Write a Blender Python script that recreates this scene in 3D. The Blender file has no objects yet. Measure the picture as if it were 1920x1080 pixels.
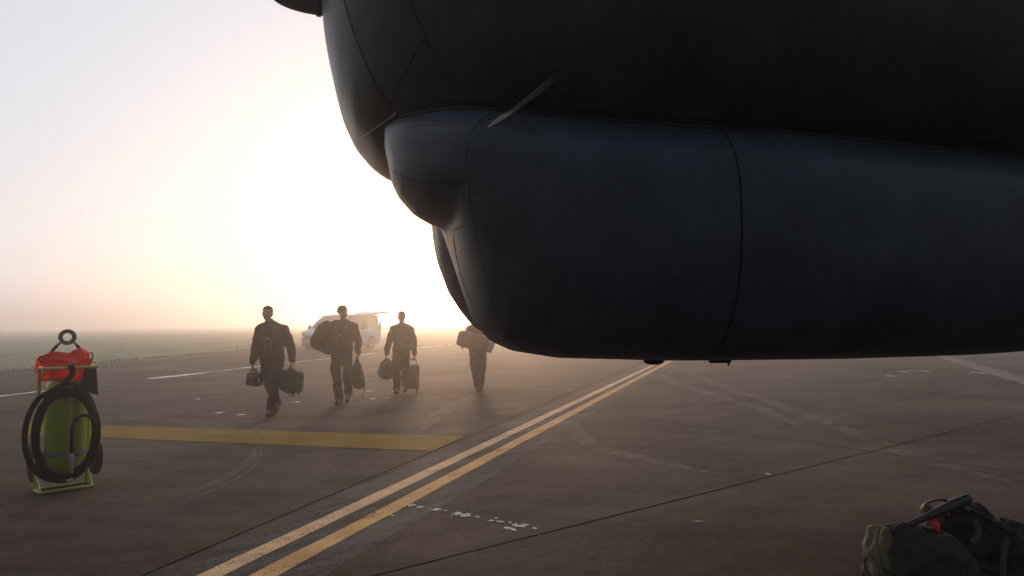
import bpy, bmesh, math, random
from mathutils import Vector, Matrix, noise
from mathutils.bvhtree import BVHTree
R = math.radians
rnd = random.Random(7)
sc = bpy.context.scene
COL = sc.collection

# ------------------------------------------------------------------ camera, sky, sun, exposure
F_PX, EYE = 1340.0, 1.58
PITCH = math.atan(62 / F_PX)
cam = bpy.data.objects.new('camera', bpy.data.cameras.new('camera'))
COL.objects.link(cam)
cam.location = (0, 0, EYE)
cam.rotation_euler = (R(90) + PITCH, 0, 0)
cam.data.sensor_width = 36
cam.data.lens = F_PX / 1920 * 36
cam.data.clip_start = 0.05
cam.data.clip_end = 6000
sc.camera = cam

SUN_EL, SUN_AZ = R(8.0), R(-4.5)          # azimuth from +Y, negative = towards -X
world = bpy.data.worlds.new('World')
sc.world = world
world.use_nodes = True
wn, wl = world.node_tree.nodes, world.node_tree.links
sky = wn.new('ShaderNodeTexSky')
sky.sky_type = 'NISHITA'
sky.sun_disc = False
sky.sun_elevation = SUN_EL
sky.sun_rotation = SUN_AZ
sky.altitude = 0
sky.air_density = 1.0
sky.dust_density = 2.2
sky.ozone_density = 1.0
wn['Background'].inputs[1].default_value = 0.15
mist = wn.new('ShaderNodeMixRGB')          # high thin mist: an even veil of cool white over the whole sky
mist.blend_type = 'ADD'
mist.inputs[0].default_value = 1.0
mist.inputs[2].default_value = (3.7, 4.1, 5.0, 1)
# fog scatters forward: the veil is brightest towards the sun and falls off smoothly to the far side of the sky
tc_ = wn.new('ShaderNodeTexCoord')
dot_ = wn.new('ShaderNodeVectorMath'); dot_.operation = 'DOT_PRODUCT'
dot_.inputs[1].default_value = (math.sin(SUN_AZ) * math.cos(SUN_EL), math.cos(SUN_AZ) * math.cos(SUN_EL), math.sin(SUN_EL))
wl.new(tc_.outputs['Generated'], dot_.inputs[0])
mr_ = wn.new('ShaderNodeMapRange'); mr_.interpolation_type = 'SMOOTHSTEP'
mr_.inputs['From Min'].default_value = -0.75
mr_.inputs['From Max'].default_value = 0.9
mr_.inputs['To Min'].default_value = 0.12
mr_.inputs['To Max'].default_value = 1.12
wl.new(dot_.outputs['Value'], mr_.inputs['Value'])
veil = wn.new('ShaderNodeVectorMath'); veil.operation = 'SCALE'
veil.inputs[0].default_value = (6.35, 6.7, 7.3)
wl.new(mr_.outputs[0], veil.inputs['Scale'])
wl.new(veil.outputs[0], mist.inputs[2])
tint = wn.new('ShaderNodeMixRGB')
tint.blend_type = 'MULTIPLY'
tint.inputs[0].default_value = 1.0
tint.inputs[2].default_value = (0.40, 0.335, 0.34, 1)
wl.new(sky.outputs[0], tint.inputs[1])
wl.new(tint.outputs[0], mist.inputs[1])
wl.new(mist.outputs[0], wn['Background'].inputs[0])

sun = bpy.data.objects.new('sun', bpy.data.lights.new('sun', 'SUN'))
COL.objects.link(sun)
sun.data.energy = 2.0
sun.data.angle = R(7)
sun.data.color = (1.0, 0.66, 0.40)
sdir = Vector((math.sin(SUN_AZ) * math.cos(SUN_EL), math.cos(SUN_AZ) * math.cos(SUN_EL), math.sin(SUN_EL)))
sun.rotation_euler = sdir.to_track_quat('Z', 'Y').to_euler()

sc.view_settings.view_transform = 'Standard'
sc.view_settings.look = 'None'
sc.view_settings.gamma = 1.0
sc.view_settings.use_curve_mapping = False
sc.view_settings.exposure = -0.8
sc.cycles.use_denoising = True
sc.cycles.volume_bounces = 2
sc.cycles.max_bounces = 8

HAZE_DENSITY, HAZE_G = 0.0060, 0.84
HAZE_COL = (0.975, 0.945, 0.945, 1)

# ------------------------------------------------------------------ survey helpers (photo measurements to metres)
def ray(px, py):
    x = (px - 960) / F_PX
    y = (540 - py) / F_PX
    return Vector((x, math.cos(PITCH) - y * math.sin(PITCH), math.sin(PITCH) + y * math.cos(PITCH)))

def ground(px, py, z=0.0):
    d = ray(px, py)
    k = (z - EYE) / d.z
    return Vector((d.x * k, d.y * k, z))

# ------------------------------------------------------------------ materials
def mat(name, col, rough=0.6, metal=0.0, var=0.12, scale=6.0, bump=0.0, bscale=60.0, spec=0.5, alpha=1.0, coords='Object'):
    m = bpy.data.materials.new(name)
    m.use_nodes = True
    n, l = m.node_tree.nodes, m.node_tree.links
    b = n['Principled BSDF']
    b.inputs['Roughness'].default_value = rough
    b.inputs['Metallic'].default_value = metal
    b.inputs['Specular IOR Level'].default_value = spec
    b.inputs['Alpha'].default_value = alpha
    tc = n.new('ShaderNodeTexCoord')
    nz = n.new('ShaderNodeTexNoise')
    nz.inputs['Scale'].default_value = scale
    nz.inputs['Detail'].default_value = 6
    nz.inputs['Roughness'].default_value = 0.62
    l.new(tc.outputs[coords], nz.inputs['Vector'])
    cr = n.new('ShaderNodeValToRGB')
    cr.color_ramp.elements[0].position = 0.3
    cr.color_ramp.elements[1].position = 0.7
    cr.color_ramp.elements[0].color = tuple(max(0, c * (1 - var)) for c in col) + (1,)
    cr.color_ramp.elements[1].color = tuple(min(1, c * (1 + var)) for c in col) + (1,)
    l.new(nz.outputs['Fac'], cr.inputs['Fac'])
    l.new(cr.outputs[0], b.inputs['Base Color'])
    mr = n.new('ShaderNodeMapRange')
    mr.inputs['To Min'].default_value = max(0.03, rough - 0.1)
    mr.inputs['To Max'].default_value = min(1, rough + 0.1)
    l.new(nz.outputs['Fac'], mr.inputs['Value'])
    l.new(mr.outputs[0], b.inputs['Roughness'])
    if bump > 0:
        n2 = n.new('ShaderNodeTexNoise')
        n2.inputs['Scale'].default_value = bscale
        n2.inputs['Detail'].default_value = 4
        l.new(tc.outputs[coords], n2.inputs['Vector'])
        bp = n.new('ShaderNodeBump')
        bp.inputs['Strength'].default_value = bump
        bp.inputs['Distance'].default_value = 0.01
        l.new(n2.outputs['Fac'], bp.inputs['Height'])
        l.new(bp.outputs[0], b.inputs['Normal'])
    return m

def tarmac(name, dark, light, mark=None, wear=0.0, fresh=0.5, scuff=0.25):
    """Weathered concrete / asphalt; with mark: paint worn through to the surface."""
    m = bpy.data.materials.new(name)
    m.use_nodes = True
    n, l = m.node_tree.nodes, m.node_tree.links
    b = n['Principled BSDF']
    geo = n.new('ShaderNodeNewGeometry')
    def nz(scale, detail=5, rough=0.6, stretch=None, rot=0):
        t = n.new('ShaderNodeTexNoise')
        t.inputs['Scale'].default_value = scale
        t.inputs['Detail'].default_value = detail
        t.inputs['Roughness'].default_value = rough
        if stretch:
            mp = n.new('ShaderNodeMapping')
            mp.vector_type = 'TEXTURE'
            mp.inputs['Rotation'].default_value = (0, 0, rot)
            mp.inputs['Scale'].default_value = stretch
            l.new(geo.outputs['Position'], mp.inputs['Vector'])
            l.new(mp.outputs[0], t.inputs['Vector'])
        else:
            l.new(geo.outputs['Position'], t.inputs['Vector'])
        return t.outputs['Fac']
    def math_(op, a, b2):
        t = n.new('ShaderNodeMath')
        t.operation = op
        for i, v in enumerate((a, b2)):
            if isinstance(v, (int, float)): t.inputs[i].default_value = v
            else: l.new(v, t.inputs[i])
        return t.outputs[0]
    def ramp(src, lo, hi, c0=(0, 0, 0, 1), c1=(1, 1, 1, 1)):
        t = n.new('ShaderNodeValToRGB')
        t.color_ramp.elements[0].position = lo
        t.color_ramp.elements[1].position = hi
        t.color_ramp.elements[0].color = c0
        t.color_ramp.elements[1].color = c1
        l.new(src, t.inputs['Fac'])
        return t.outputs[0]
    def mix(f, a, b2, typ='MIX'):
        t = n.new('ShaderNodeMixRGB')
        t.blend_type = typ
        for i, v in zip((0, 1, 2), (f, a, b2)):
            if isinstance(v, (int, float)): t.inputs[i].default_value = v
            elif isinstance(v, tuple): t.inputs[i].default_value = v
            else: l.new(v, t.inputs[i])
        return t.outputs[0]
    big = nz(0.35, 6, 0.65)
    streak = nz(0.9, 5, 0.7, (6.0, 0.7, 1), R(35))
    streak2 = nz(1.3, 5, 0.7, (5.0, 0.5, 1), R(-12))
    mid = nz(7, 6, 0.7)
    fine = nz(70, 3, 0.8)
    v = math_('ADD', math_('MULTIPLY', big, 0.42), math_('MULTIPLY', streak, 0.25))
    v = math_('ADD', v, math_('MULTIPLY', streak2, 0.18))
    v = math_('ADD', v, math_('MULTIPLY', mid, 0.15))
    base = ramp(v, 0.41, 0.60, dark + (1,), light + (1,))
    sp = ramp(fine, 0.34, 0.68, (0.45, 0.45, 0.45, 1), (1.7, 1.7, 1.7, 1))
    base = mix(0.75, base, sp, 'MULTIPLY')
    base = mix(0.8, base, ramp(nz(19, 8, 0.85), 0.36, 0.66, (0.55, 0.54, 0.54, 1), (1.5, 1.46, 1.42, 1)), 'MULTIPLY')
    speck = ramp(nz(40, 2, 0.5), 0.70, 0.74)
    base = mix(math_('MULTIPLY', speck, 0.35), base, (0.30, 0.28, 0.26, 1))
    # pale tyre scuffs, thin and long
    sc1 = ramp(nz(0.5, 3, 0.5, (14, 0.35, 1), R(52)), 0.62, 0.70)
    sc1 = math_('MULTIPLY', sc1, scuff * 0.5)
    base = mix(sc1, base, (0.17, 0.15, 0.135, 1))
    st = ramp(nz(1.1, 5, 0.6), 0.60, 0.74)
    base = mix(math_('MULTIPLY', st, 0.35), base, tuple(c * 0.55 for c in dark) + (1,))
    if mark:
        w = math_('ADD', math_('MULTIPLY', nz(26, 6, 0.75), 0.55), math_('MULTIPLY', nz(2.6, 5, 0.6, (3, 0.6, 1), R(45)), 0.45))
        keep = ramp(w, wear, wear + 0.10)
        keep = math_('MULTIPLY', keep, fresh)
        pc = mix(0.6, mark + (1,), sp, 'MULTIPLY')
        pc = mix(0.5, pc, ramp(nz(1.7, 6, 0.7), 0.36, 0.6, (0.5, 0.47, 0.44, 1), (1.1, 1.1, 1.1, 1)), 'MULTIPLY')
        base = mix(keep, base, pc)
    l.new(base, b.inputs['Base Color'])
    rr = ramp(v, 0.35, 0.65, (0.92, 0.92, 0.92, 1), (0.80, 0.80, 0.80, 1))
    l.new(rr, b.inputs['Roughness'])
    b.inputs['Specular IOR Level'].default_value = 0.10
    bp = n.new('ShaderNodeBump')
    bp.inputs['Strength'].default_value = 0.7
    bp.inputs['Distance'].default_value = 0.006
    l.new(math_('ADD', fine, math_('MULTIPLY', mid, 0.8)), bp.inputs['Height'])
    l.new(bp.outputs[0], b.inputs['Normal'])
    return m

DK, LT = (0.028, 0.0195, 0.016), (0.112, 0.081, 0.067)
M = {}
M['slab'] = tarmac('weathered_concrete', DK, LT)
M['joint'] = mat('joint_sealant', (0.012, 0.011, 0.011), 0.8)
M['yellow_line'] = tarmac('yellow_paint', DK, LT, (0.80, 0.48, 0.20), 0.36, 0.92)
M['cream_line'] = tarmac('cream_paint', DK, LT, (0.86, 0.56, 0.32), 0.36, 0.92)
M['ochre_band'] = tarmac('ochre_paint', DK, LT, (0.30, 0.175, 0.012), 0.36, 0.75)
M['faded'] = tarmac('worn_grey_paint', DK, LT, (0.15, 0.15, 0.165), 0.46, 0.6)
M['tyre_mark'] = tarmac('pale_tyre_mark', DK, LT, (0.20, 0.16, 0.14), 0.45, 0.5)
M['pale_line'] = tarmac('pale_paint', DK, LT, (0.26, 0.22, 0.20), 0.38, 0.7)
M['white_worn'] = tarmac('white_worn_paint', DK, LT, (0.9, 0.85, 0.80), 0.38, 1.0)
M['flake'] = tarmac('old_white_paint', DK, LT, (0.80, 0.75, 0.71), 0.40, 0.95)
M['white'] = mat('white_paint_flake', (0.62, 0.58, 0.55), 0.6, var=0.1, scale=40, bump=0.2)

def grass_mat():
    m = mat('dewy_grass', (0.12, 0.15, 0.06), 0.8, var=0.55, scale=2.2, bump=0.6, bscale=9, coords='Object')
    return m
M['grass'] = grass_mat()
M['blade'] = mat('grass_blade', (0.13, 0.16, 0.06), 0.7, var=0.4, scale=0.7)

# ------------------------------------------------------------------ mesh builder
class MB:
    def __init__(self):
        self.v, self.f = [], []
    def add(self, vs, fs):
        o = len(self.v)
        self.v += [Vector(p) for p in vs]
        self.f += [tuple(i + o for i in f) for f in fs]
        return self
    def box(self, c, s, rot=None, taper=1.0):
        c = Vector(c)
        hx, hy, hz = s[0] / 2, s[1] / 2, s[2] / 2
        P = [Vector((x * hx * (taper if z > 0 else 1), y * hy * (taper if z > 0 else 1), z * hz)) for z in (-1, 1) for y in (-1, 1) for x in (-1, 1)]
        if rot is not None: P = [rot @ p for p in P]
        return self.add([p + c for p in P], [(0, 2, 3, 1), (4, 5, 7, 6), (0, 1, 5, 4), (2, 6, 7, 3), (0, 4, 6, 2), (1, 3, 7, 5)])
    def loft(self, rings, closed=True, cap=True):
        n = len(rings[0])
        vs = [p for r in rings for p in r]
        fs = []
        for i in range(len(rings) - 1):
            for j in range(n if closed else n - 1):
                k = (j + 1) % n
                fs.append((i * n + j, i * n + k, (i + 1) * n + k, (i + 1) * n + j))
        if cap:
            fs.append(tuple(range(n - 1, -1, -1)))
            fs.append(tuple((len(rings) - 1) * n + j for j in range(n)))
        return self.add(vs, fs)
    def tube(self, path, r, n=10, smooth=0, cap=True, flat=None):
        path = [Vector(p) for p in path]
        rs = r if isinstance(r, (list, tuple)) else [r] * len(path)
        if smooth:
            path, rs = spline(path, rs, smooth)
        rings = []
        prev = None
        for i, p in enumerate(path):
            t = (path[min(i + 1, len(path) - 1)] - path[max(i - 1, 0)])
            t = t.normalized() if t.length > 1e-9 else Vector((0, 0, 1))
            if prev is None:
                u = t.orthogonal().normalized() if flat is None else (Vector(flat) - t * t.dot(Vector(flat))).normalized()
            else:
                u = (prev - t * t.dot(prev))
                u = u.normalized() if u.length > 1e-9 else t.orthogonal().normalized()
            prev = u
            w = t.cross(u)
            fr = 1.0 if flat is None else 0.35
            rings.append([p + (u * math.cos(a) + w * fr * math.sin(a)) * rs[i] for a in [2 * math.pi * k / n for k in range(n)]])
        return self.loft(rings, True, cap)
    def cap(self, p0, p1, r0, r1, n=14, sy=1.0):
        """tapered capsule"""
        p0, p1 = Vector(p0), Vector(p1)
        t = (p1 - p0)
        L = t.length
        t = t / L if L > 1e-9 else Vector((0, 0, 1))
        pts, rs = [], []
        for k in range(1, 5):
            a = k / 5 * math.pi / 2
            pts.append(p0 - t * r0 * math.cos(a)); rs.append(r0 * math.sin(a))
        for k in range(5):
            pts.append(p0.lerp(p1, k / 4)); rs.append(r0 + (r1 - r0) * k / 4)
        for k in range(4, 0, -1):
            a = k / 5 * math.pi / 2
            pts.append(p1 + t * r1 * math.cos(a)); rs.append(r1 * math.sin(a))
        return self.tube(pts, rs, n)
    def sup(self, c, r, e1=1.0, e2=1.0, rot=None, n=28, m=18):
        """superellipsoid: e<1 boxy"""
        def sp(x, e): return math.copysign(abs(x) ** e, x)
        rings = []
        for i in range(1, m):
            ph = -math.pi / 2 + math.pi * i / m
            ring = []
            for j in range(n):
                th = 2 * math.pi * j / n
                p = Vector((r[0] * sp(math.cos(ph), e1) * sp(math.cos(th), e2),
                            r[1] * sp(math.cos(ph), e1) * sp(math.sin(th), e2),
                            r[2] * sp(math.sin(ph), e1)))
                if rot is not None: p = rot @ p
                ring.append(p + Vector(c))
            rings.append(ring)
        return self.loft(rings)
    def lathe(self, prof, n=32, c=(0, 0, 0), rot=None):
        rings = []
        for r, z in prof:
            ring = []
            for j in range(n):
                a = 2 * math.pi * j / n
                p = Vector((r * math.cos(a), r * math.sin(a), z))
                if rot is not None: p = rot @ p
                ring.append(p + Vector(c))
            rings.append(ring)
        return self.loft(rings)
    def ring(self, c, r, t, n=48, m=10, rot=None, sx=1.0, sz=1.0):
        """torus in XZ plane (normal Y)"""
        vs, fs = [], []
        for i in range(n):
            a = 2 * math.pi * i / n
            for j in range(m):
                b = 2 * math.pi * j / m
                rr = r + t * math.cos(b)
                p = Vector((rr * math.cos(a) * sx, t * math.sin(b), rr * math.sin(a) * sz))
                if rot is not None: p = rot @ p
                vs.append(p + Vector(c))
        for i in range(n):
            for j in range(m):
                k, q = (i + 1) % n, (j + 1) % m
                fs.append((i * m + j, k * m + j, k * m + q, i * m + q))
        return self.add(vs, fs)
    def mesh(self, name='m'):
        me = bpy.data.meshes.new(name)
        me.from_pydata([tuple(p) for p in self.v], [], self.f)
        me.update()
        return me
    def build(self, name, material, parent=None, smooth=True, bevel=0.0, angle=40, recalc=True, **props):
        me = self.mesh(name)
        return link(name, me, material, parent, smooth, bevel, angle, recalc, **props)

def link(name, me, material, parent=None, smooth=True, bevel=0.0, angle=40, recalc=True, **props):
    if recalc or bevel > 0:
        bm = bmesh.new()
        bm.from_mesh(me)
        if recalc: bmesh.ops.recalc_face_normals(bm, faces=bm.faces)
        if bevel > 0:
            es = [e for e in bm.edges if len(e.link_faces) == 2 and e.calc_face_angle(0) > R(35)]
            bmesh.ops.bevel(bm, geom=es, offset=bevel, segments=2, profile=0.6, affect='EDGES', clamp_overlap=True)
        bm.to_mesh(me)
        bm.free()
    if smooth and len(me.polygons):
        me.shade_smooth()
        me.set_sharp_from_angle(angle=R(angle))
    o = bpy.data.objects.new(name, me)
    COL.objects.link(o)
    me.materials.clear()
    me.materials.append(material)
    if parent: o.parent = parent
    for k, v in props.items(): o[k] = v
    return o

def spline(path, rs, k):
    P, S = [], []
    n = len(path)
    for i in range(n - 1):
        p0, p1, p2, p3 = path[max(i - 1, 0)], path[i], path[i + 1], path[min(i + 2, n - 1)]
        for j in range(k):
            t = j / k
            P.append(0.5 * ((2 * p1) + (p2 - p0) * t + (2 * p0 - 5 * p1 + 4 * p2 - p3) * t * t + (3 * p1 - p0 - 3 * p2 + p3) * t ** 3))
            S.append(rs[i] + (rs[i + 1] - rs[i]) * t)
    P.append(path[-1]); S.append(rs[-1])
    return P, S

def organic(mb, voxel=0.012, disp=0.0, dscale=0.1, smooth=3, disp2=0.0, dscale2=0.03):
    """Fuse overlapping closed shapes into one continuous skin."""
    me = mb.mesh('tmp')
    o = bpy.data.objects.new('tmp', me)
    COL.objects.link(o)
    r = o.modifiers.new('r', 'REMESH')
    r.mode = 'VOXEL'
    r.voxel_size = voxel
    if smooth:
        s = o.modifiers.new('s', 'SMOOTH')
        s.iterations = smooth
        s.factor = 0.5
    dg = bpy.context.evaluated_depsgraph_get()
    dg.update()
    ev = o.evaluated_get(dg)
    out = bpy.data.meshes.new_from_object(ev)
    bpy.data.objects.remove(o)
    bpy.data.meshes.remove(me)
    if disp or disp2:
        out.update()
        off = Vector((rnd.uniform(0, 50), rnd.uniform(0, 50), rnd.uniform(0, 50)))
        ns = [Vector(v.normal) for v in out.vertices]
        for v, nn in zip(out.vertices, ns):
            d = 0
            if disp: d += disp * (noise.noise(v.co / dscale + off))
            if disp2: d += disp2 * (1 - abs(noise.noise(v.co / dscale2 + off * 1.7)) * 3)
            v.co = v.co + nn * d
    return out

def empty(name, loc=(0, 0, 0), rz=0.0, **props):
    o = bpy.data.objects.new(name, None)
    COL.objects.link(o)
    o.location = loc
    o.rotation_euler = (0, 0, rz)
    o.empty_display_size = 0.2
    for k, v in props.items(): o[k] = v
    return o

# ------------------------------------------------------------------ ground, slabs and joints
base = MB().add([(-2500, -600, -7.0), (2500, -600, -7.0), (2500, 4000, -7.0), (-2500, 4000, -7.0)], [(0, 1, 2, 3)])
base.build('ground', M['grass'], None, False, kind='structure')

apron = empty('apron', kind='structure')
# grass edge (kerbless verge) runs from near left to far right
GE = [ground(-700, 758), ground(0, 697), ground(240, 676), ground(480, 655), ground(850, 624)]
gdir = (GE[4] - GE[1]).normalized()
GE_far = GE[4] + gdir * 600
GE_near = GE[1] - gdir * 90
def clip(poly, p, n, off):
    """keep side where (x-p).n > off"""
    out = []
    for i in range(len(poly)):
        a, b = poly[i], poly[(i + 1) % len(poly)]
        da, db = (a - p).dot(n) - off, (b - p).dot(n) - off
        if da >= 0: out.append(a)
        if (da >= 0) != (db >= 0): out.append(a.lerp(b, da / (da - db)))
    return out
def line(p, q):
    p, q = ground(*p), ground(*q)
    d = (q - p).normalized()
    return p, Vector((-d.y, d.x, 0))
gn = Vector((-gdir.y, gdir.x, 0))
LA = line((265, 1080), (1190, 685))
LB = line((700, 1080), (1920, 775))
LC = line((1100, 770), (1650, 849))
region = [Vector((-60, -30, 0)), Vector((420, -30, 0)), Vector((420, 700, 0)), Vector((-300, 700, 0))]
region = clip(region, GE[1], -gn, -0.4)
GAP = 0.011
sub = MB()
sub.v = [p + Vector((0, 0, -0.02)) for p in region]
sub.f = [tuple(range(len(region)))]
so_ = sub.build('sub_base', M['joint'], apron, False)
pieces = [(clip(region, *LA, GAP))]
right = clip(region, LA[0], -LA[1], GAP)
# parallel joint further right and far joints split the remaining apron into large bays
up = clip(right, *LB, GAP)
dn = clip(right, LB[0], -LB[1], GAP)
for q in (up, dn):
    pieces += [clip(q, *LC, GAP), clip(q, LC[0], -LC[1], GAP)]
def slab(poly):
    b = MB()
    pts = []
    n = len(poly)
    for i in range(n):
        a, c = poly[i], poly[(i + 1) % n]
        L = (c - a).length
        # finer, slightly chipped edges near the camera
        N = int(min(900, max(1, L / 0.09))) if L < 900 else 200
        nrm = Vector((-(c - a).y, (c - a).x, 0)).normalized()
        for k in range(N):
            p = a.lerp(c, k / N)
            if p.length < 40: p = p + nrm * (noise.noise(p * 7) * 0.003 + noise.noise(p * 1.3) * 0.006)
            pts.append(p)
    m = len(pts)
    b.v = [Vector((p.x, p.y, 0)) for p in pts] + [Vector((p.x, p.y, -0.018)) for p in pts]
    b.f = [tuple(range(m))] + [(i, i + m, (i + 1) % m + m, (i + 1) % m) for i in range(m)]
    return b.build('slab', M['slab'], apron, False, recalc=False)
for q in pieces:
    if len(q) > 2:
        s = slab(q)
        # face up
        if s.data.polygons[0].normal.z < 0: s.data.flip_normals()

def strip(name, p0, p1, w0, w1=None, m=None, z=0.004, jag=0.0, parent=None, seg=0.25, maxseg=400):
    """painted line as a thin sheet from p0 to p1 (world), with slightly ragged edges"""
    w1 = w1 or w0
    p0, p1 = Vector(p0), Vector(p1)
    d = (p1 - p0)
    L = d.length
    d.normalize()
    nn = Vector((-d.y, d.x, 0))
    N = int(min(maxseg, max(2, L / seg)))
    b = MB()
    for k in range(N + 1):
        p = p0.lerp(p1, k / N)
        w = (w0 + (w1 - w0) * k / N) / 2
        j1 = jag * noise.noise(Vector((k * 0.37, w0 * 50, p0.x)))
        j2 = jag * noise.noise(Vector((k * 0.41, w0 * 90, p0.y + 9)))
        b.v += [p + nn * (w + j1) + Vector((0, 0, z)), p - nn * (w + j2) + Vector((0, 0, z))]
    b.f = [(2 * k + 1, 2 * k + 3, 2 * k + 2, 2 * k) for k in range(N)]
    return b.build(name, m, parent or apron, False, recalc=False)

def ext(p, q, e0, e1):
    d = (q - p).normalized()
    return p - d * e0, q + d * e1
y1a, y1b = ext(ground(394, 1080), ground(1235, 680), 6, 60)
y2a, y2b = ext(ground(495, 1080), ground(1251, 680), 6, 60)
dd = (y1b - y1a).normalized(); nn = Vector((-dd.y, dd.x, 0))
mid = (y1a + y2a) / 2
fa = mid - dd * 0.5
strip('faded_marking', mid, mid + dd * 90, 1.05, m=M['faded'], z=0.0015, jag=0.035)
strip('cream_marking', y1a, y1b, 0.155, m=M['cream_line'], z=0.004, jag=0.012)
strip('yellow_marking', y2a, y2b, 0.165, m=M['yellow_line'], z=0.004, jag=0.012)
# ochre band on the left stops at the joint
bl = ground(150, 807); br = ground(868, 832)
bb = MB()
q = [ground(48, 794.5), ground(52, 816), ground(195, 798), ground(195, 821), ground(868, 819), ground(812, 846)]
bb.v = [p + Vector((0, 0, 0.004)) for p in q]
bb.f = [(0, 1, 3, 2), (2, 3, 5, 4)]
bb.build('ochre_marking', M['ochre_band'], apron, False)
# broken white edge line near the grass
dl0, dl1 = ground(0, 743), ground(860, 644)
ddl = (dl1 - dl0).normalized()
t = -14.0
Ltot = (dl1 - dl0).length + 40
while t < Ltot:
    seg = rnd.uniform(0.8, 3.2)
    p = dl0 + ddl * t
    wf = 2.4 if 1.0 < t < 6.5 else 1.1
    strip('white_marking', p, p + ddl * seg, rnd.uniform(0.10, 0.2) * wf, rnd.uniform(0.10, 0.2) * wf, m=M['white_worn'], z=0.006, jag=0.10, seg=0.15)
    t += seg + rnd.choice([0.0, 0.1, 0.3, 0.9, 2.2])
# pale crossing line far right
strip('pale_marking', ground(1690, 645), ground(2300, 830), 0.55, m=M['pale_line'], z=0.005, jag=0.06)
strip('thin_marking', ground(1730, 652), ground(2300, 818), 0.05, m=M['pale_line'], z=0.009, jag=0.03)

def curve_mark(pts, w, m, z):
    P = [ground(*p) for p in pts]
    P, _ = spline(P, [0] * len(P), 60)
    b = MB()
    for i, p in enumerate(P):
        d = (P[min(i + 1, len(P) - 1)] - P[max(i - 1, 0)]).normalized()
        ww = w / 2 * (1 + 0.3 * noise.noise(Vector((i * 0.05, w, 1)))) * min(1, 0.15 + i / 60, 0.15 + (len(P) - 1 - i) / 60)
        nn = Vector((-d.y, d.x, 0)) * ww
        b.v += [p + nn + Vector((0, 0, z)), p - nn + Vector((0, 0, z))]
    for k in range(len(P) - 1):
        q = [b.v[2 * k + 1], b.v[2 * k + 3], b.v[2 * k + 2], b.v[2 * k]]
        if any(min((c - L[0]).dot(L[1]) for c in q) < GAP + 0.004 and max((c - L[0]).dot(L[1]) for c in q) > -GAP - 0.004 for L in (LA, LB, LC)):
            continue          # leave the joints open
        b.f.append((2 * k + 1, 2 * k + 3, 2 * k + 2, 2 * k))
    b.build('tyre_mark', m, apron, False, recalc=False)
curve_mark([(1072, 785), (1085, 812), (1120, 838), (1200, 858), (1330, 886)], 0.26, M['tyre_mark'], 0.0008)
curve_mark([(1225, 688), (1250, 712), (1320, 735), (1420, 765), (1500, 800)], 0.34, M['tyre_mark'], 0.0011)
curve_mark([(1280, 690), (1330, 715), (1400, 738), (1520, 780), (1700, 850), (1900, 905)], 0.30, M['tyre_mark'], 0.0014)
curve_mark([(478, 838), (470, 862), (440, 885), (395, 908), (330, 930)], 0.10, M['tyre_mark'], 0.0017)
curve_mark([(490, 838), (482, 866), (452, 892), (405, 916), (340, 940)], 0.05, M['tyre_mark'], 0.0020)
curve_mark([(200, 785), (300, 778), (400, 783), (470, 798), (480, 815)], 0.06, M['tyre_mark'], 0.0052)
curve_mark([(790, 812), (820, 780), (870, 752), (920, 730)], 0.3, M['tyre_mark'], 0.0052)

def flake(px, py, w, h):
    """chip of old paint: irregular thin plate; w,h in pixels of the photograph"""
    c = ground(px, py)
    w *= 0.85; h *= 0.8
    rx = w / 2 / F_PX * c.y
    ry = abs(ground(px, py - h / 2).y - ground(px, py + h / 2).y) / 2
    n = 16
    b = MB()
    s = rnd.uniform(0, 90)
    top = []
    for k in range(n):
        a = 2 * math.pi * k / n
        q = 1 + 1.1 * noise.noise(Vector((math.cos(a) * 1.9, math.sin(a) * 1.9, s)))
        top.append(c + Vector((math.cos(a) * rx * q, math.sin(a) * ry * q, 0.0045)))
    b.loft([[p - Vector((0, 0, 0.004)) for p in top], top])
    for _ in range(3):
        cc = c + Vector((rnd.uniform(-1.6, 1.6) * rx, rnd.uniform(-1.5, 1.5) * ry, 0))
        f_ = rnd.uniform(0.12, 0.3)
        t2 = [cc + Vector((math.cos(k) * rx * f_ * rnd.uniform(0.6, 1.2), math.sin(k) * ry * f_ * rnd.uniform(0.6, 1.2), 0.0035)) for k in (0, 1.1, 2.2, 3.4, 4.4, 5.4)]
        b.loft([[p - Vector((0, 0, 0.003)) for p in t2], t2])
    b.build('paint_flake', M['flake'], apron, False)
for px, py, w, h in [(772, 948, 12, 5), (787, 951, 12, 4), (736, 967, 8, 3), (818, 956, 20, 5), (836, 958, 14, 3), (858, 964, 22, 7), (871, 967, 22, 7),
                     (895, 970, 13, 4), (920, 977, 14, 5), (938, 979, 14, 4), (956, 980, 7, 3), (953, 991, 16, 5), (975, 987, 22, 5), (962, 994, 16, 5),
                     (1003, 991, 10, 4), (930, 972, 8, 3), (966, 985, 12, 4), (985, 985, 14, 3),
                     (371, 748, 12, 2), (412, 774, 14, 2.5), (453, 778, 20, 2.5), (700, 748, 12, 2), (728, 746, 10, 2), (691, 733, 12, 2), (556, 754, 18, 2),
                     (640, 679, 14, 2), (1695, 697, 10, 2), (1712, 696, 10, 2), (1735, 696, 9, 2), (1668, 705, 12, 2), (1833, 699, 14, 3), (1310, 978, 20, 2), (1440, 889, 9, 2)]:
    flake(px, py, w, h)

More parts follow.
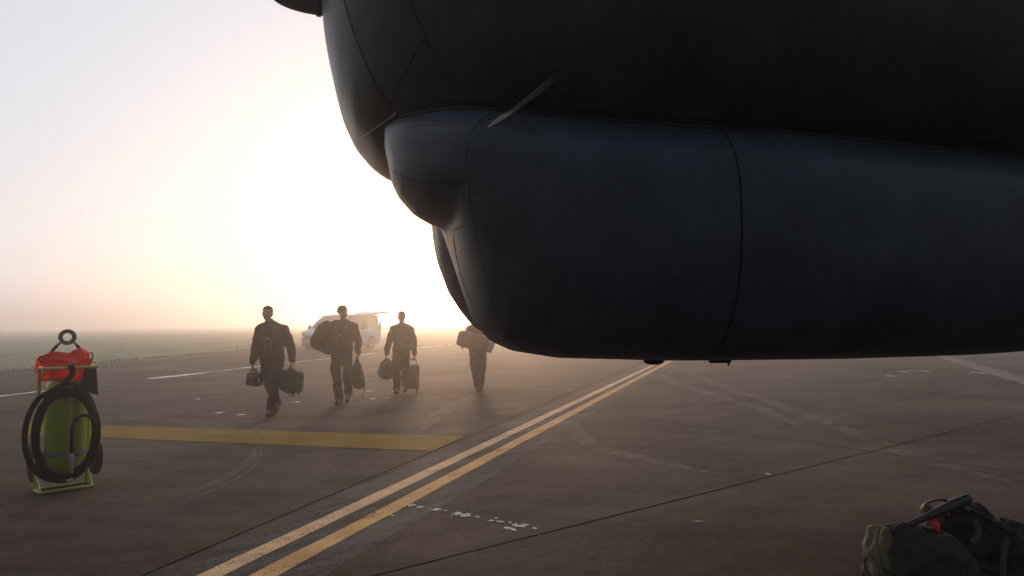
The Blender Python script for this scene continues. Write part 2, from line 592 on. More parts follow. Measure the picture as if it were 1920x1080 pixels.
# ------------------------------------------------------------------ grass verge
gb = MB()
across, along = 47, 130
for i in range(along + 1):
    u = (i / along) ** 1.6
    p = GE_near.lerp(GE_far, 0) + gdir * ((GE_far - GE_near).length * u)
    for j in range(across + 1):
        w = 0 if j == 0 else 0.5 * (1.17 ** j)
        edge = 0.16 * noise.noise(Vector((p.x * 0.9, p.y * 0.9, 3))) if j == 0 else 0
        q = p + gn * (w + edge)
        z = -0.03 if j == 0 else 0.03 + 0.05 * (1 + noise.noise(Vector((q.x * 0.6, q.y * 0.6, 0)))) - min(6.2, max(0, w - 2) * 0.013)
        gb.v.append(Vector((q.x, q.y, z)))
n = across + 1
gb.f = [(i * n + j, (i + 1) * n + j, (i + 1) * n + j + 1, i * n + j + 1) for i in range(along) for j in range(across)]
gb.build('verge', M['grass'], None, True, angle=180, kind='structure')
bl = MB()
vs, fs = [], []
for k in range(90000):
    L = rnd.uniform(0, 1) ** 1.3 * 150 + 30
    w = rnd.uniform(0, 1) ** 1.7 * 45 + 0.22
    p = GE_near + gdir * (L + 40) + gn * w
    if abs(p.x) > p.y * 0.9 + 3 or p.y < 6: continue
    zg = -min(6.2, max(0, w - 2) * 0.013)
    s = (0.6 if w > 1.2 else 0.3) + 0.9 * max(0, noise.noise(Vector((p.x * 0.35, p.y * 0.35, 5))) + 0.3)
    h = rnd.uniform(0.02, 0.06) * s
    bw = rnd.uniform(0.010, 0.022) * (1 + p.y / 25)
    a = rnd.uniform(0, math.pi)
    dx, dy = math.cos(a) * bw, math.sin(a) * bw
    lx, ly = rnd.uniform(-1, 1) * h * 0.6, rnd.uniform(-1, 1) * h * 0.6
    o = len(vs)
    vs += [(p.x - dx, p.y - dy, zg), (p.x + dx, p.y + dy, zg), (p.x + lx, p.y + ly, zg + h + (0.06 if w > 1.2 else 0.03))]
    fs.append((o, o + 1, o + 2))
bl.v, bl.f = [Vector(v) for v in vs], fs
bl.build('grass', M['blade'], None, False, recalc=False, kind='stuff', label='short dewy grass on the verge beyond the apron')
#PART2
# ------------------------------------------------------------------ haze
def haze_box():
    b = MB()
    b.v = [Vector((x, y, z)) for z in (-8.2, 6.6) for y in (-60, 900) for x in (-500, 500)]
    b.f = [(0, 2, 3, 1), (4, 5, 7, 6), (0, 1, 5, 4), (2, 6, 7, 3), (0, 4, 6, 2), (1, 3, 7, 5)]
    m = bpy.data.materials.new('morning_haze')
    m.use_nodes = True
    n, l = m.node_tree.nodes, m.node_tree.links
    n.remove(n['Principled BSDF'])
    v = n.new('ShaderNodeVolumePrincipled')
    v.inputs['Color'].default_value = HAZE_COL
    v.inputs['Density'].default_value = HAZE_DENSITY
    v.inputs['Anisotropy'].default_value = HAZE_G
    l.new(v.outputs[0], n['Material Output'].inputs['Volume'])
    b.build('haze', m, None, False, kind='stuff', label='pale morning mist lying over the airfield')
haze_box()

# ------------------------------------------------------------------ aircraft
YAW = R(11)
AO = Vector((0, 3.95, 0))
aA = Vector((math.cos(YAW), math.sin(YAW), 0))
aB = Vector((-math.sin(YAW), math.cos(YAW), 0))
def L2W(s, t, z): return AO + aA * s + aB * t + Vector((0, 0, z))
def W2L(p):
    d = p - AO
    return Vector((d.dot(aA), d.dot(aB), p.z))
AM = Matrix(((aA.x, aB.x, 0, AO.x), (aA.y, aB.y, 0, AO.y), (0, 0, 1, 0), (0, 0, 0, 1)))
def pl(px, py, t):
    """photo point on the aircraft's fore-and-aft plane t -> (station, height)"""
    d = ray(px, py)
    k = (t + AO.dot(aB)) / d.dot(aB)
    P = d * k + Vector((0, 0, EYE))
    return (P - AO).dot(aA), P.z

def interp(tab, x):
    if x <= tab[0][0]: return tab[0][1]
    for (a, u), (b, v) in zip(tab, tab[1:]):
        if x <= b:
            return u + (v - u) * (x - a) / (b - a)
    return tab[-1][1]

M['hull'] = mat('dark_grey_hull_paint', (0.046, 0.046, 0.044), 0.48, var=0.32, scale=2.6, bump=0.05, bscale=9, spec=0.22)
M['radome'] = mat('brown_black_radome_paint', (0.030, 0.028, 0.026), 0.4, var=0.14, scale=2.3, bump=0.04, bscale=12, spec=0.3)
M['fairing'] = mat('blue_grey_fairing_paint', (0.052, 0.067, 0.090), 0.42, var=0.28, scale=3.4, bump=0.08, bscale=7, spec=0.26)
M['gap'] = mat('shadow_gap_sealant', (0.012, 0.012, 0.013), 0.8)
M['rivet'] = mat('fastener_steel', (0.008, 0.008, 0.009), 0.5, metal=0.0)
M['seal'] = mat('rubber_seal', (0.030, 0.029, 0.028), 0.65, var=0.3, scale=20)
M['probe'] = mat('probe_metal', (0.065, 0.067, 0.072), 0.4, metal=0.3, scale=30)
M['probe_tip'] = mat('bare_probe_tip', (0.22, 0.21, 0.20), 0.35, metal=0.7, scale=30)
M['strip'] = mat('pale_lightning_strip', (0.38, 0.37, 0.35), 0.5, scale=50)

plane = empty('military_aircraft', AO, YAW, label='huge dark grey military aircraft nose with twin blue-grey chin fairings hanging overhead', category='aircraft')

HC = 0.66       # lateral centre of the hull
hull_px = [(600, 30), (610, 80), (625, 150), (640, 210), (665, 262), (700, 300), (728, 318)]
HZ = [(-1.085, 3.75), (-1.08, 3.62)] + [pl(x, y, HC) for x, y in hull_px] + [(-0.45, 2.47), (-0.2, 2.43), (0.3, 2.41), (3, 2.38), (12, 2.35), (14.5, 2.9)]
HT = [(-1.085, 3.76), (-1.05, 3.95), (-0.95, 4.15), (-0.7, 4.45), (-0.2, 4.8), (0.6, 5.2), (1.6, 5.6), (3, 5.8), (12, 5.8), (14.5, 5.0)]
s_nose = min(a for a, b in HZ)
HZ.sort()
def hull_section(s, shrink=0.0, n=112):
    zb, zt = interp(HZ, s), interp(HT, s)
    zb += shrink; zt -= shrink
    u = min(1, (s - s_nose) / 2.3)
    w = 1.5 * math.sqrt(max(0.0, 1 - (1 - u) ** 2)) ** 0.85 - shrink
    if s > 12: w *= 1 - 0.25 * (s - 12) / 2.5
    w = max(w, 0.02)
    zc = (zb + zt) / 2
    hh = max((zt - zb) / 2, 0.01)
    e = 2 / 3.4
    out = []
    for k in range(n):
        a = 2 * math.pi * k / n
        c, q = math.cos(a), math.sin(a)
        out.append(Vector((s, HC + w * math.copysign(abs(c) ** e, c), zc + hh * math.copysign(abs(q) ** e, q))))
    return out
def hull_mesh(shrink=0.0):
    b = MB()
    ss = []
    for k in range(90):
        ss.append(s_nose + 2.3 * (1 - math.cos(k / 89 * math.pi / 2)))
    ss += [s_nose + 2.3 + 0.35 * k for k in range(1, 38)]
    b.loft([hull_section(s + (shrink if i == 0 else 0), shrink) for i, s in enumerate(ss)])
    return b
hb = hull_mesh()
# soften the profile kinks
def smooth_mesh(me, it=6, fac=0.5):
    bm = bmesh.new(); bm.from_mesh(me)
    for _ in range(it):
        bmesh.ops.smooth_vert(bm, verts=bm.verts, factor=fac, use_axis_x=True, use_axis_y=True, use_axis_z=True)
    bmesh.ops.recalc_face_normals(bm, faces=bm.faces)
    bm.to_mesh(me); bm.free()
    return me
hull_me = smooth_mesh(hb.mesh('hull'), 4)

def bvh_of(me):
    return BVHTree.FromPolygons([AM @ v.co for v in me.vertices], [tuple(p.vertices) for p in me.polygons])
hull_bvh = bvh_of(hull_me)
CAMP = Vector((0, 0, EYE))
def hit(bvh, px, py):
    d = ray(px, py).normalized()
    loc, nrm, idx, dist = bvh.ray_cast(CAMP, d)
    if loc is None: return None, None
    if nrm.dot(d) > 0: nrm = -nrm
    return W2L(loc), Vector((nrm.dot(aA), nrm.dot(aB), nrm.z))

def bsp(me, co, no, gap=0.004):
    """cut a skin along a plane, leaving a panel gap"""
    res = []
    for sgn in (1, -1):
        bm = bmesh.new(); bm.from_mesh(me)
        nn = no.normalized() * sgn
        bmesh.ops.bisect_plane(bm, geom=bm.verts[:] + bm.edges[:] + bm.faces[:], plane_co=co + nn * gap / 2, plane_no=nn, clear_inner=True)
        m2 = bpy.data.meshes.new('panel')
        bm.to_mesh(m2); bm.free()
        res.append(m2)
    return res
def panel(name, me, material, th=0.006, **props):
    """give a cut skin its sheet thickness and link it as a part of the aircraft"""
    bm = bmesh.new(); bm.from_mesh(me)
    bm.normal_update()
    bound = [e for e in bm.edges if len(e.link_faces) == 1]
    nm = {}
    for e in bound:
        for v in e.verts: nm[v] = v.normal.copy()
    ret = bmesh.ops.extrude_edge_only(bm, edges=bound)
    newv = [g for g in ret['geom'] if isinstance(g, bmesh.types.BMVert)]
    for v in newv:
        src = min(nm, key=lambda q: (q.co - v.co).length_squared) if len(nm) < 400 else None
        if src is None:
            for e in v.link_edges:
                o = e.other_vert(v)
                if o in nm: src = o; break
        v.co = v.co - nm[src] * th
    bm.to_mesh(me); bm.free()
    return link(name, me, material, plane, True, 0, 50, False, **props)

link('hull_core', smooth_mesh(hull_mesh(0.005).mesh('core'), 4), M['gap'], plane, True, recalc=False)
# radome joint: a section of constant station
p, _ = hit(hull_bvh, 690, 125)
p2, _ = hit(hull_bvh, 655, 45)
s_rad = p.x
ra, rb, rc_ = [hit(hull_bvh, *q)[0] for q in ((652, 25), (690, 125), (742, 212))]
rn = (rb - ra).cross(rc_ - ra).normalized()
if rn.x < 0: rn = -rn
print('radome plane', rn)
hull_a, rad = bsp(hull_me, rb, rn, 0.012)
panel('radome', rad, M['radome'])
def seam_plane(a, b, bvh):
    pa, na = hit(bvh, *a); pb, nb = hit(bvh, *b)
    return pa, (pb - pa).cross(na + nb).normalized()
co, no = seam_plane((785, 40), (862, 185), hull_bvh)
if no.x > 0: no = -no
fwd, aft = bsp(hull_a, co, no, 0.008)
co, no = seam_plane((798, 72), (742, 172), hull_bvh)
u1, u2 = bsp(fwd, co, no, 0.008)
panel('hull_panel', u1, M['hull'])
panel('hull_panel', u2, M['hull'])
co, no = seam_plane((1228, 20), (1285, 100), hull_bvh)
v1, v2 = bsp(aft, co, no, 0.003)
panel('hull_panel', v1, M['hull'])
panel('hull_panel', v2, M['hull'])

# chin fairings
near_px = [(728, 300), (735, 340), (750, 368), (778, 396), (815, 416), (838, 424)]
low_px = [(846, 450), (870, 530), (895, 610), (925, 642), (960, 658)]
FZ = [pl(x, y, 0) for x, y in near_px + low_px]
FZ = [(-0.70, 2.52)] + [q for q in FZ if q[0] > -0.70]
FZ.sort()
FZ += [(0.25, 1.375), (0.94, 1.352), (2.0, 1.352), (2.9, 1.368), (3.7, 1.41), (4.6, 1.60), (5.6, 2.0), (6.6, 2.44)]
FT = [(-0.70, 2.62), (-0.62, 2.66), (-0.4, 2.70), (0, 2.72), (1.3, 2.73), (3, 2.62), (4.5, 2.52), (6.6, 2.46)]
sf = FZ[0][0]
def fair_w(s, s0=None):
    u = min(1, max(0.0, (s - (sf if s0 is None else s0)) / 0.55))
    w = 0.62 * (1 - (1 - u) ** 2.1) ** 0.5
    if s > 1.6: w *= 1 - 0.42 * ((s - 1.6) / 5) ** 1.25
    return max(w, 0.01)
FZF = []
def fair_section(s, sh=0.0, n=88, far=False):
    zb, zt = interp(FZF if far else FZ, s) + sh, interp(FT, s) - sh
    w = max(0.005, fair_w(s, FZF[0][0] if far else None) - sh)
    zm = max(zb + 0.06, min(zt - 0.1, interp([(-0.7, 2.52), (-0.5, 2.33), (-0.3, 2.30), (0.1, 2.24), (1.5, 2.20), (4, 2.2), (6.6, 2.6)], s)))
    out = []
    for k in range(n):
        a = 2 * math.pi * k / n
        c, q = math.cos(a), math.sin(a)
        if q < 0: e, h = 2 / interp([(-0.7, 2.2), (-0.5, 2.3), (-0.32, 2.3), (-0.12, 2.4)], s), zm - zb
        else: e, h = 2 / 2.2, zt - zm
        out.append(Vector((s, w * math.copysign(abs(c) ** e, c), zm + h * math.copysign(abs(q) ** e, q))))
    return out
def fair_mesh(sh=0.0, far=False):
    ss = []
    for k in range(40): ss.append(sf + 0.34 * (k / 39) ** 1.7)
    ss += [sf + 0.34 + 0.0105 * k for k in range(1, 62)]
    s1 = ss[-1]
    ss += [s1 + 0.12 * k for k in range(1, 53)]
    ss = [s for s in ss if s <= 6.6 and (not far or s >= FZF[0][0] + 0.004)]
    b = MB()
    b.loft([fair_section(s + (sh if i == 0 else 0), sh, 88, far) for i, s in enumerate(ss)])
    return smooth_mesh(b.mesh('fairing'), 2)
for q in [(812, 400), (813, 440), (822, 490), (845, 550), (868, 585), (892, 614)]:
    FZF.append(pl(q[0], q[1], 2 * HC - 0.02))
FZF.sort()
FZF = [(FZF[0][0] - 0.02, FZF[0][1] + 0.08)] + FZF + [(FZF[-1][0] + 0.15, 1.44)] + [q for q in FZ if q[0] > FZF[-1][0] + 0.3]
fm = fair_mesh()
fair_bvh = bvh_of(fm)
def cut_fairing(dt, near):
    me = fm.copy() if near else fair_mesh(0, True)
    if dt: me.transform(Matrix.Translation((0, dt, 0)))
    core = fair_mesh(0.005, not near)
    if dt: core.transform(Matrix.Translation((0, dt, 0)))
    link('fairing_core', core, M['gap'], plane, True, recalc=False)
    if not near:
        link('chin_fairing', me, M['fairing'], plane, True, recalc=False, label='far chin fairing with warm backlit edge')
        return
    pA, _ = hit(fair_bvh, 889, 330)
    a1, a2, a3 = [hit(fair_bvh, *q)[0] for q in ((890, 240), (884, 390), (926, 575))]
    an = (a2 - a1).cross(a3 - a1).normalized()
    if an.x < 0: an = -an
    print('seam plane', an)
    aftm, fwdm = bsp(me, a1, an, 0.005)
    pB, _ = hit(fair_bvh, 1408, 420)
    tail, main = bsp(aftm, Vector((pB.x, 0, 0)), Vector((1, 0.02, 0.03)), 0.010)
    panel('fairing_panel', main, M['fairing'])
    panel('fairing_panel', tail, M['fairing'])
    rest, cap_ = bsp(fwdm, Vector((sf + 0.035, 0, 0)), Vector((1, 0.0, 0.05)), 0.009)
    panel('front_cap', cap_, M['fairing'])
    c3, n3 = seam_plane((752, 329), (868, 343), fair_bvh)
    if n3.z < 0: n3 = -n3
    upm, lowm = bsp(rest, c3, n3, 0.005)
    panel('fairing_panel', upm, M['fairing'])
    panel('fairing_panel', lowm, M['fairing'])
cut_fairing(0, True)
cut_fairing(2 * HC, False)

def bead(name, pts, bvh, r, m, sink=0.4, parent=None, k=6, flat=None):
    """a raised edge, seal or seam laid along the skin through photo points"""
    P = []
    for i in range(len(pts) - 1):
        for j in range(k):
            u = j / k
            q = (pts[i][0] + (pts[i + 1][0] - pts[i][0]) * u, pts[i][1] + (pts[i + 1][1] - pts[i][1]) * u)
            P.append(q)
    P.append(pts[-1])
    out = []
    for q in P:
        h, nn = hit(bvh, *q)
        if h is not None: out.append(h - nn * r * sink)
    if len(out) > 2:
        MB().tube(out, r, 8).build(name, m, parent or plane)
def rivets(pts, bvh, r, step, m=None, jitter=0.0):
    px = []
    for (a, b) in zip(pts, pts[1:]):
        L = math.hypot(b[0] - a[0], b[1] - a[1])
        N = max(1, round(L / step))
        for k in range(N): px.append((a[0] + (b[0] - a[0]) * k / N, a[1] + (b[1] - a[1]) * k / N))
    for q in px:
        h, nn = hit(bvh, *q)
        if h is None: continue
        rv.append((h, nn, r))
rv = []
# lap strip under the fairing's upper edge and vertical lap strap
bead('lap_edge', [(752, 240), (800, 234), (890, 232), (980, 235), (1090, 246), (1200, 256), (1310, 270), (1418, 287)], fair_bvh, 0.0065, M['fairing'], 0.55)
bead('lap_edge', [(884, 236), (880, 300), (878, 345), (878, 400)], fair_bvh, 0.0065, M['fairing'], 0.5)
bead('lap_edge', [(848, 432), (865, 425), (884, 420)], fair_bvh, 0.007, M['fairing'], 0.4)
bead('lap_edge', [(850, 440), (855, 480), (868, 530), (885, 570)], fair_bvh, 0.005, M['fairing'], 0.5)
rivets([(762, 228), (886, 222)], fair_bvh, 0.0068, 13)
rivets([(896, 222), (1100, 232), (1300, 252), (1420, 268)], fair_bvh, 0.0068, 21)
rivets([(745, 334), (800, 339), (874, 349)], fair_bvh, 0.0075, 24)
rivets([(882, 250), (880, 400)], fair_bvh, 0.0059, 30)
rivets([(898, 250), (892, 400), (902, 500), (935, 600)], fair_bvh, 0.0059, 34)
rivets([(1412, 300), (1396, 400), (1390, 520)], fair_bvh, 0.0059, 40)
rivets([(860, 445), (868, 500)], fair_bvh, 0.0062, 26)
rivets([(648, 10), (700, 122), (732, 184)], hull_bvh, 0.0062, 26)
rivets([(796, 60), (790, 78), (738, 168)], hull_bvh, 0.0062, 22)
rivets([(800, 20), (860, 180)], hull_bvh, 0.0055, 24)
b0 = MB()
b0.sup((0, 0, 0), (1, 1, 0.4), 1, 1, None, 10, 6)
rme = b0.mesh('rivet')
rme.materials.append(M['rivet'])
rme.shade_smooth()
for h, nn, r in rv:
    o = bpy.data.objects.new('rivet', rme)
    COL.objects.link(o)
    o.parent = plane
    o.location = h
    o.scale = (r, r, r)
    o.rotation_euler = nn.to_track_quat('Z', 'Y').to_euler()
# joint seal between fairing and hull: found where both skins meet
seal, seal_px = [], []
for x in range(752, 1920, 12):
    lo, hi = 150, 420
    # first row (from the top) where the fairing is in front of the hull
    for y in range(lo, hi, 2):
        fh, _ = hit(fair_bvh, x, y); hh, nn = hit(hull_bvh, x, y)
        if fh is None: continue
        W = AM @ fh
        if hh is None or (W - CAMP).length < (AM @ hh - CAMP).length:
            seal.append((fh, Vector((0, -0.5, 0.85))))
            seal_px.append((x, y))
            break
if len(seal) > 4:
    pts = [s[0] + s[1] * 0.006 for s in seal]
    MB().tube(pts, 0.010, 8).build('hull_seal', M['seal'], plane)
    up = [(x, y - 24) for x, y in seal_px[6:58]]
    bead('seal_lip', up[::3], hull_bvh, 0.0059, M['hull'], 0.2, k=3)
    for k in (14, 24, 40, 52):
        if k < len(seal_px):
            x, y = seal_px[k]
            hq, nq = hit(hull_bvh, x, y - 12)
            if hq: MB().box(hq, (0.06, 0.04, 0.024), nq.to_track_quat('Z', 'Y').to_matrix() @ Matrix.Rotation(R(10), 3, 'Z')).build('bracket', M['seal'], plane, bevel=0.008)
# pale strip on the radome
bead('lightning_strip', [(668, 264), (700, 243), (738, 216), (741, 211)], hull_bvh, 0.0035, M['strip'], 0.2)
bead('seam', [(1505, 262), (1530, 246), (1580, 238), (1700, 228), (1920, 205)], hull_bvh, 0.003, M['gap'], 0.3)
bead('stiffener', [(1640, 276), (1760, 264), (1920, 255)], hull_bvh, 0.010, M['hull'], 0.5)
bead('seam', [(1594, 520), (1602, 560), (1625, 610), (1650, 650)], fair_bvh, 0.0022, M['gap'], 0.3)
# small items under the near fairing
h, nn = hit(fair_bvh, 1268, 655)
MB().sup((h.x, 0.0, interp(FZ, h.x) - 0.004), (0.06, 0.03, 0.022), 0.9, 0.9).build('drain_blister', M['hull'], plane)
h, nn = hit(fair_bvh, 1395, 655)
MB().box((h.x + 0.02, 0.0, interp(FZ, h.x) - 0.006), (0.13, 0.03, 0.02)).build('drain_rail', M['hull'], plane, bevel=0.004)
MB().cap((h.x + 0.07, 0, interp(FZ, h.x)), (h.x + 0.075, 0, interp(FZ, h.x) - 0.03), 0.012, 0.005).build('drain_pipe', M['hull'], plane)

# air data probe
pb, nb = hit(hull_bvh, 1042, 146)
MB().lathe([(0.0, -0.01), (0.085, -0.008), (0.090, 0.004), (0.080, 0.007), (0.060, 0.006), (0.055, 0.014), (0.0, 0.016)], 28, pb, nb.to_track_quat('Z', 'Y').to_matrix()).build('probe_mount', M['hull'], plane)
wp = AM @ pb
def at_depth(px, py, y):
    d = ray(px, py); return CAMP + d * (y / d.y)
tipw = at_depth(913, 240, wp.y - 0.42)
k1 = at_depth(926, 232, wp.y - 0.385)
k2 = at_depth(957, 212, wp.y - 0.315)
tip, k1, k2 = W2L(tipw), W2L(k1), W2L(k2)
ax = (pb - tip).normalized()
MB().tube([pb - nb * 0.02, pb.lerp(k2, 0.5), k2], [0.018, 0.015, 0.011], 16, flat=(0, 0.4, 1)).build('probe_arm', M['probe'], plane)
MB().tube([k2 + ax * 0.02, k2, k2.lerp(k1, 0.6), k1, tip.lerp(k1, 0.55), tip], [0.008, 0.012, 0.0165, 0.013, 0.0085, 0.0075], 16).build('probe_tube', M['probe_tip'], plane)

# antenna fairing on the nose, upper left of the frame
cs, cz = pl(560, -8, HC)
q = cz - pl(560, 24, HC)[1]
b = MB()
xs0 = pl(506, -10, HC)[0]; xs1 = s_nose + 0.12
prof = []
for k in range(24):
    u = k / 23
    prof.append((max(0.004, q * 1.0 * math.sqrt(max(0, 1 - (1 - min(1, u * 1.25)) ** 2))), xs0 + (xs1 - xs0) * u))
b.lathe(prof, 36, (0, HC, cz), Matrix.Rotation(R(90), 3, 'Y'))
b.build('nose_antenna', M['radome'], plane)
MB().lathe([(q * 0.99, 0), (q * 1.07, 0.004), (q * 1.07, 0.03), (q * 0.99, 0.034)], 36, (pl(592, 0, HC)[0], HC, cz), Matrix.Rotation(R(90), 3, 'Y')).build('antenna_collar', M['hull'], plane)
# nose gear, behind the frame's right edge
gs = 8.2
b = MB(); b.cap((gs, HC, 2.6), (gs, HC, 0.5), 0.11, 0.09); b.cap((gs, HC, 1.6), (gs + 1.2, HC, 2.6), 0.06, 0.06)
b.cap((gs, HC - 0.5, 0.52), (gs, HC + 0.5, 0.52), 0.07, 0.07)
b.build('gear_leg', M['probe'], plane)
for sgn in (-1, 1):
    MB().lathe([(0.1, -0.16), (0.30, -0.16), (0.48, -0.13), (0.52, -0.06), (0.52, 0.06), (0.48, 0.13), (0.30, 0.16), (0.1, 0.16)], 36, (gs, HC + 0.42 * sgn, 0.52), Matrix.Rotation(R(90), 3, 'X')).build('wheel', M['seal'], plane)
#PART3
# ------------------------------------------------------------------ wheeled fire extinguisher
M['lime'] = mat('lime_green_paint', (0.46, 0.52, 0.09), 0.35, var=0.15, scale=9, bump=0.03, bscale=40)
M['cyl'] = mat('green_cylinder_paint', (0.33, 0.44, 0.03), 0.3, var=0.12, scale=6, bump=0.02, bscale=30)
M['band'] = mat('grey_reflective_band', (0.17, 0.20, 0.26), 0.45, scale=30)
M['hose'] = mat('black_rubber_hose', (0.006, 0.006, 0.007), 0.6, var=0.3, scale=30, spec=0.15)
M['tyre'] = mat('black_tyre_rubber', (0.013, 0.012, 0.012), 0.75, scale=30)
M['steel'] = mat('nozzle_steel', (0.45, 0.45, 0.46), 0.32, metal=0.8, scale=60)
M['orange'] = mat('fluorescent_orange_cloth', (0.9, 0.12, 0.06), 0.7, var=0.12, scale=14, bump=0.4, bscale=45)
_n, _l = M['orange'].node_tree.nodes, M['orange'].node_tree.links
_t = _n.new('ShaderNodeBsdfTranslucent'); _t.inputs[0].default_value = (1.0, 0.17, 0.11, 1)
_x = _n.new('ShaderNodeMixShader'); _x.inputs[0].default_value = 0.6
_l.new(_n['Principled BSDF'].outputs[0], _x.inputs[1]); _l.new(_t.outputs[0], _x.inputs[2]); _l.new(_x.outputs[0], _n['Material Output'].inputs['Surface'])
M['blackcloth'] = mat('black_cloth', (0.016, 0.015, 0.017), 0.85, scale=30, bump=0.3, bscale=80)
M['lug'] = mat('olive_grey_lug_paint', (0.20, 0.20, 0.12), 0.55, scale=20)
M['tag'] = mat('cream_tag', (0.55, 0.52, 0.38), 0.6)

ex0, ex1 = ground(70, 928), ground(178, 912)
exc = (ex0 + ex1) / 2
exr = math.atan2((ex1 - ex0).y, (ex1 - ex0).x)
HW = (ex1 - ex0).length / 2 * 0.93
ext_ = empty('fire_extinguisher', exc, exr, label='lime green wheeled fire extinguisher with coiled black hose and orange cover', category='fire extinguisher')
r = 0.0125
b = MB()
b.tube([(-HW, 0.20, r), (-HW, 0.0, r), (HW, 0.0, r), (HW, 0.2, r), (-HW, 0.2, r)], r, 12)
b.build('base_frame', M['lime'], ext_)
xt = HW - 0.005
for sx in (-1, 1):
    MB().tube([(sx * xt, 0.19, 0.012), (sx * xt, 0.19, 0.3), (sx * xt, 0.15, 1.12)], 0.0155, 12).build('upright', M['lime'], ext_)
    MB().tube([(sx * xt, 0.15, 1.12), (sx * (xt + 0.004), 0.12, 1.145), (sx * (xt + 0.004), -0.02, 1.145)], 0.0155, 12).build('upper_bracket', M['lime'], ext_)
    MB().tube([(sx * xt, 0.01, 0.012), (sx * xt, 0.17, 0.16)], 0.009, 8).build('brace', M['lime'], ext_)
MB().tube([(-xt - 0.02, -0.02, 1.142), (xt + 0.012, -0.02, 1.142)], 0.0145, 12).build('top_bar', M['lime'], ext_)
CY = (0.03, 0.21)
rc = 0.178
prof = [(0.02, 0.13), (0.10, 0.135), (0.15, 0.155), (rc, 0.20), (rc, 0.92)]
for k in range(1, 10):
    a = k / 10 * math.pi / 2
    prof.append((rc * math.cos(a), 0.92 + 0.165 * math.sin(a)))
prof.append((0.03, 1.086))
MB().lathe(prof, 48, (CY[0], CY[1], 0)).build('cylinder', M['cyl'], ext_)
for z in (0.325, 0.865):
    MB().lathe([(rc - 0.002, z - 0.024), (rc + 0.003, z - 0.022), (rc + 0.003, z + 0.022), (rc - 0.002, z + 0.024)], 48, (CY[0], CY[1], 0)).build('strap_band', M['band'], ext_)
b = MB()
b.box((0.02, CY[1] - rc - 0.004, 0.60), (0.032, 0.010, 0.86))
b.build('centre_strap', M['lime'], ext_, bevel=0.003)
MB().lathe([(0.0, 1.07), (0.045, 1.075), (0.045, 1.12), (0.03, 1.13), (0.03, 1.17), (0, 1.17)], 20, (0.0, CY[1], 0)).build('valve', M['steel'], ext_)
# lifting eye and its legs
b = MB()
ro, ri, th = 0.076, 0.038, 0.008
cen = Vector((0.02, 0.21, 1.425))
rot = Matrix.Rotation(R(-12), 3, 'Z')
rings = []
for k in range(41):
    a = 2 * math.pi * k / 40
    c, s = math.cos(a), math.sin(a)
    rings.append([cen + rot @ Vector(p) for p in ((ri * c, -th, ri * s), (ro * c, -th, ro * s), (ro * c, th, ro * s), (ri * c, th, ri * s))])
b.loft(rings, True, False)
b.build('lifting_eye', M['lug'], ext_, bevel=0.0)
for sx in (-1, 1):
    p0 = cen + rot @ Vector((sx * 0.058, 0, -0.052)); p1 = cen + rot @ Vector((sx * 0.21, 0, -0.24))
    MB().tube([p0, p1], 0.0125, 10).build('eye_leg', M['lug'], ext_)
    MB().tube([p0.lerp(p1, 0.14), p0.lerp(p1, 0.40)], 0.0145, 10).build('black_sleeve', M['hose'], ext_)
# orange cover, crumpled
def cover():
    b = MB()
    nx, nz = 60, 34
    for i in range(nz + 1):
        v = i / nz
        for j in range(nx + 1):
            u = j / nx
            x = -0.215 + 0.43 * u
            ztop = interp([(0, 1.235), (0.10, 1.262), (0.25, 1.296), (0.45, 1.283), (0.58, 1.276), (0.72, 1.318), (0.80, 1.322), (0.92, 1.288), (1, 1.27)], u)
            zbot = 1.02 if u < 0.80 else 1.02 + (u - 0.80) * 0.9
            zz = ztop + (zbot - ztop) * v
            pinch = 1 - 0.16 * math.exp(-((v - 0.45) / 0.25) ** 2)
            q = Vector((x * pinch, 0, zz))
            fold = 0.055 * abs(noise.noise(Vector((u * 7 + v * 2, v * 3.5, 3)))) + 0.022 * noise.noise(Vector((u * 3, v * 9 - u * 3, 8)))
            y = 0.05 - 0.10 * math.sin(min(1, v * 2.2) * math.pi / 2) * (1 - 0.55 * max(0, v - .45)) + 0.10 * (abs(u - 0.5) * 2) ** 2.4 - fold * 1.5
            q.y = y + 0.08
            b.v.append(q)
    # back skirt
    n = nx + 1
    b.f = [(i * n + j, i * n + j + 1, (i + 1) * n + j + 1, (i + 1) * n + j) for i in range(nz) for j in range(nx)]
    o = b.build('cover', M['orange'], ext_, True, angle=60)
    md = o.modifiers.new('thickness', 'SOLIDIFY'); md.thickness = 0.004
    b2 = MB()
    for i in range(13):
        v = i / 12
        for j in range(nx + 1):
            u = j / nx
            x = -0.215 + 0.43 * u
            ztop = interp([(0, 1.235), (0.10, 1.262), (0.25, 1.296), (0.45, 1.283), (0.58, 1.276), (0.72, 1.318), (0.80, 1.322), (0.92, 1.288), (1, 1.27)], u)
            b2.v.append(Vector((x * (1 - 0.06 * v), 0.12 + 0.26 * v ** 0.7 + 0.08 * (abs(u - 0.5) * 2) ** 2.4 * (1 - v) - 0.012 * noise.noise(Vector((u * 8, v * 3, 1))), ztop - 0.16 * v ** 2)))
    b2.f = [(i * n + j, i * n + j + 1, (i + 1) * n + j + 1, (i + 1) * n + j) for i in range(12) for j in range(nx)]
    o = b2.build('cover_back', M['orange'], ext_, True, angle=60)
    md = o.modifiers.new('thickness', 'SOLIDIFY'); md.thickness = 0.004
cover()
MB().tube([(-0.215, 0.13, 1.255), (-0.225, 0.11, 1.22), (-0.205, 0.13, 1.19)], 0.006, 8, smooth=4).build('cover_cord', M['blackcloth'], ext_)
MB().tube([(0.215, 0.15, 1.28), (0.222, 0.13, 1.23), (0.20, 0.10, 1.17)], 0.006, 8, smooth=4).build('cover_cord', M['blackcloth'], ext_)
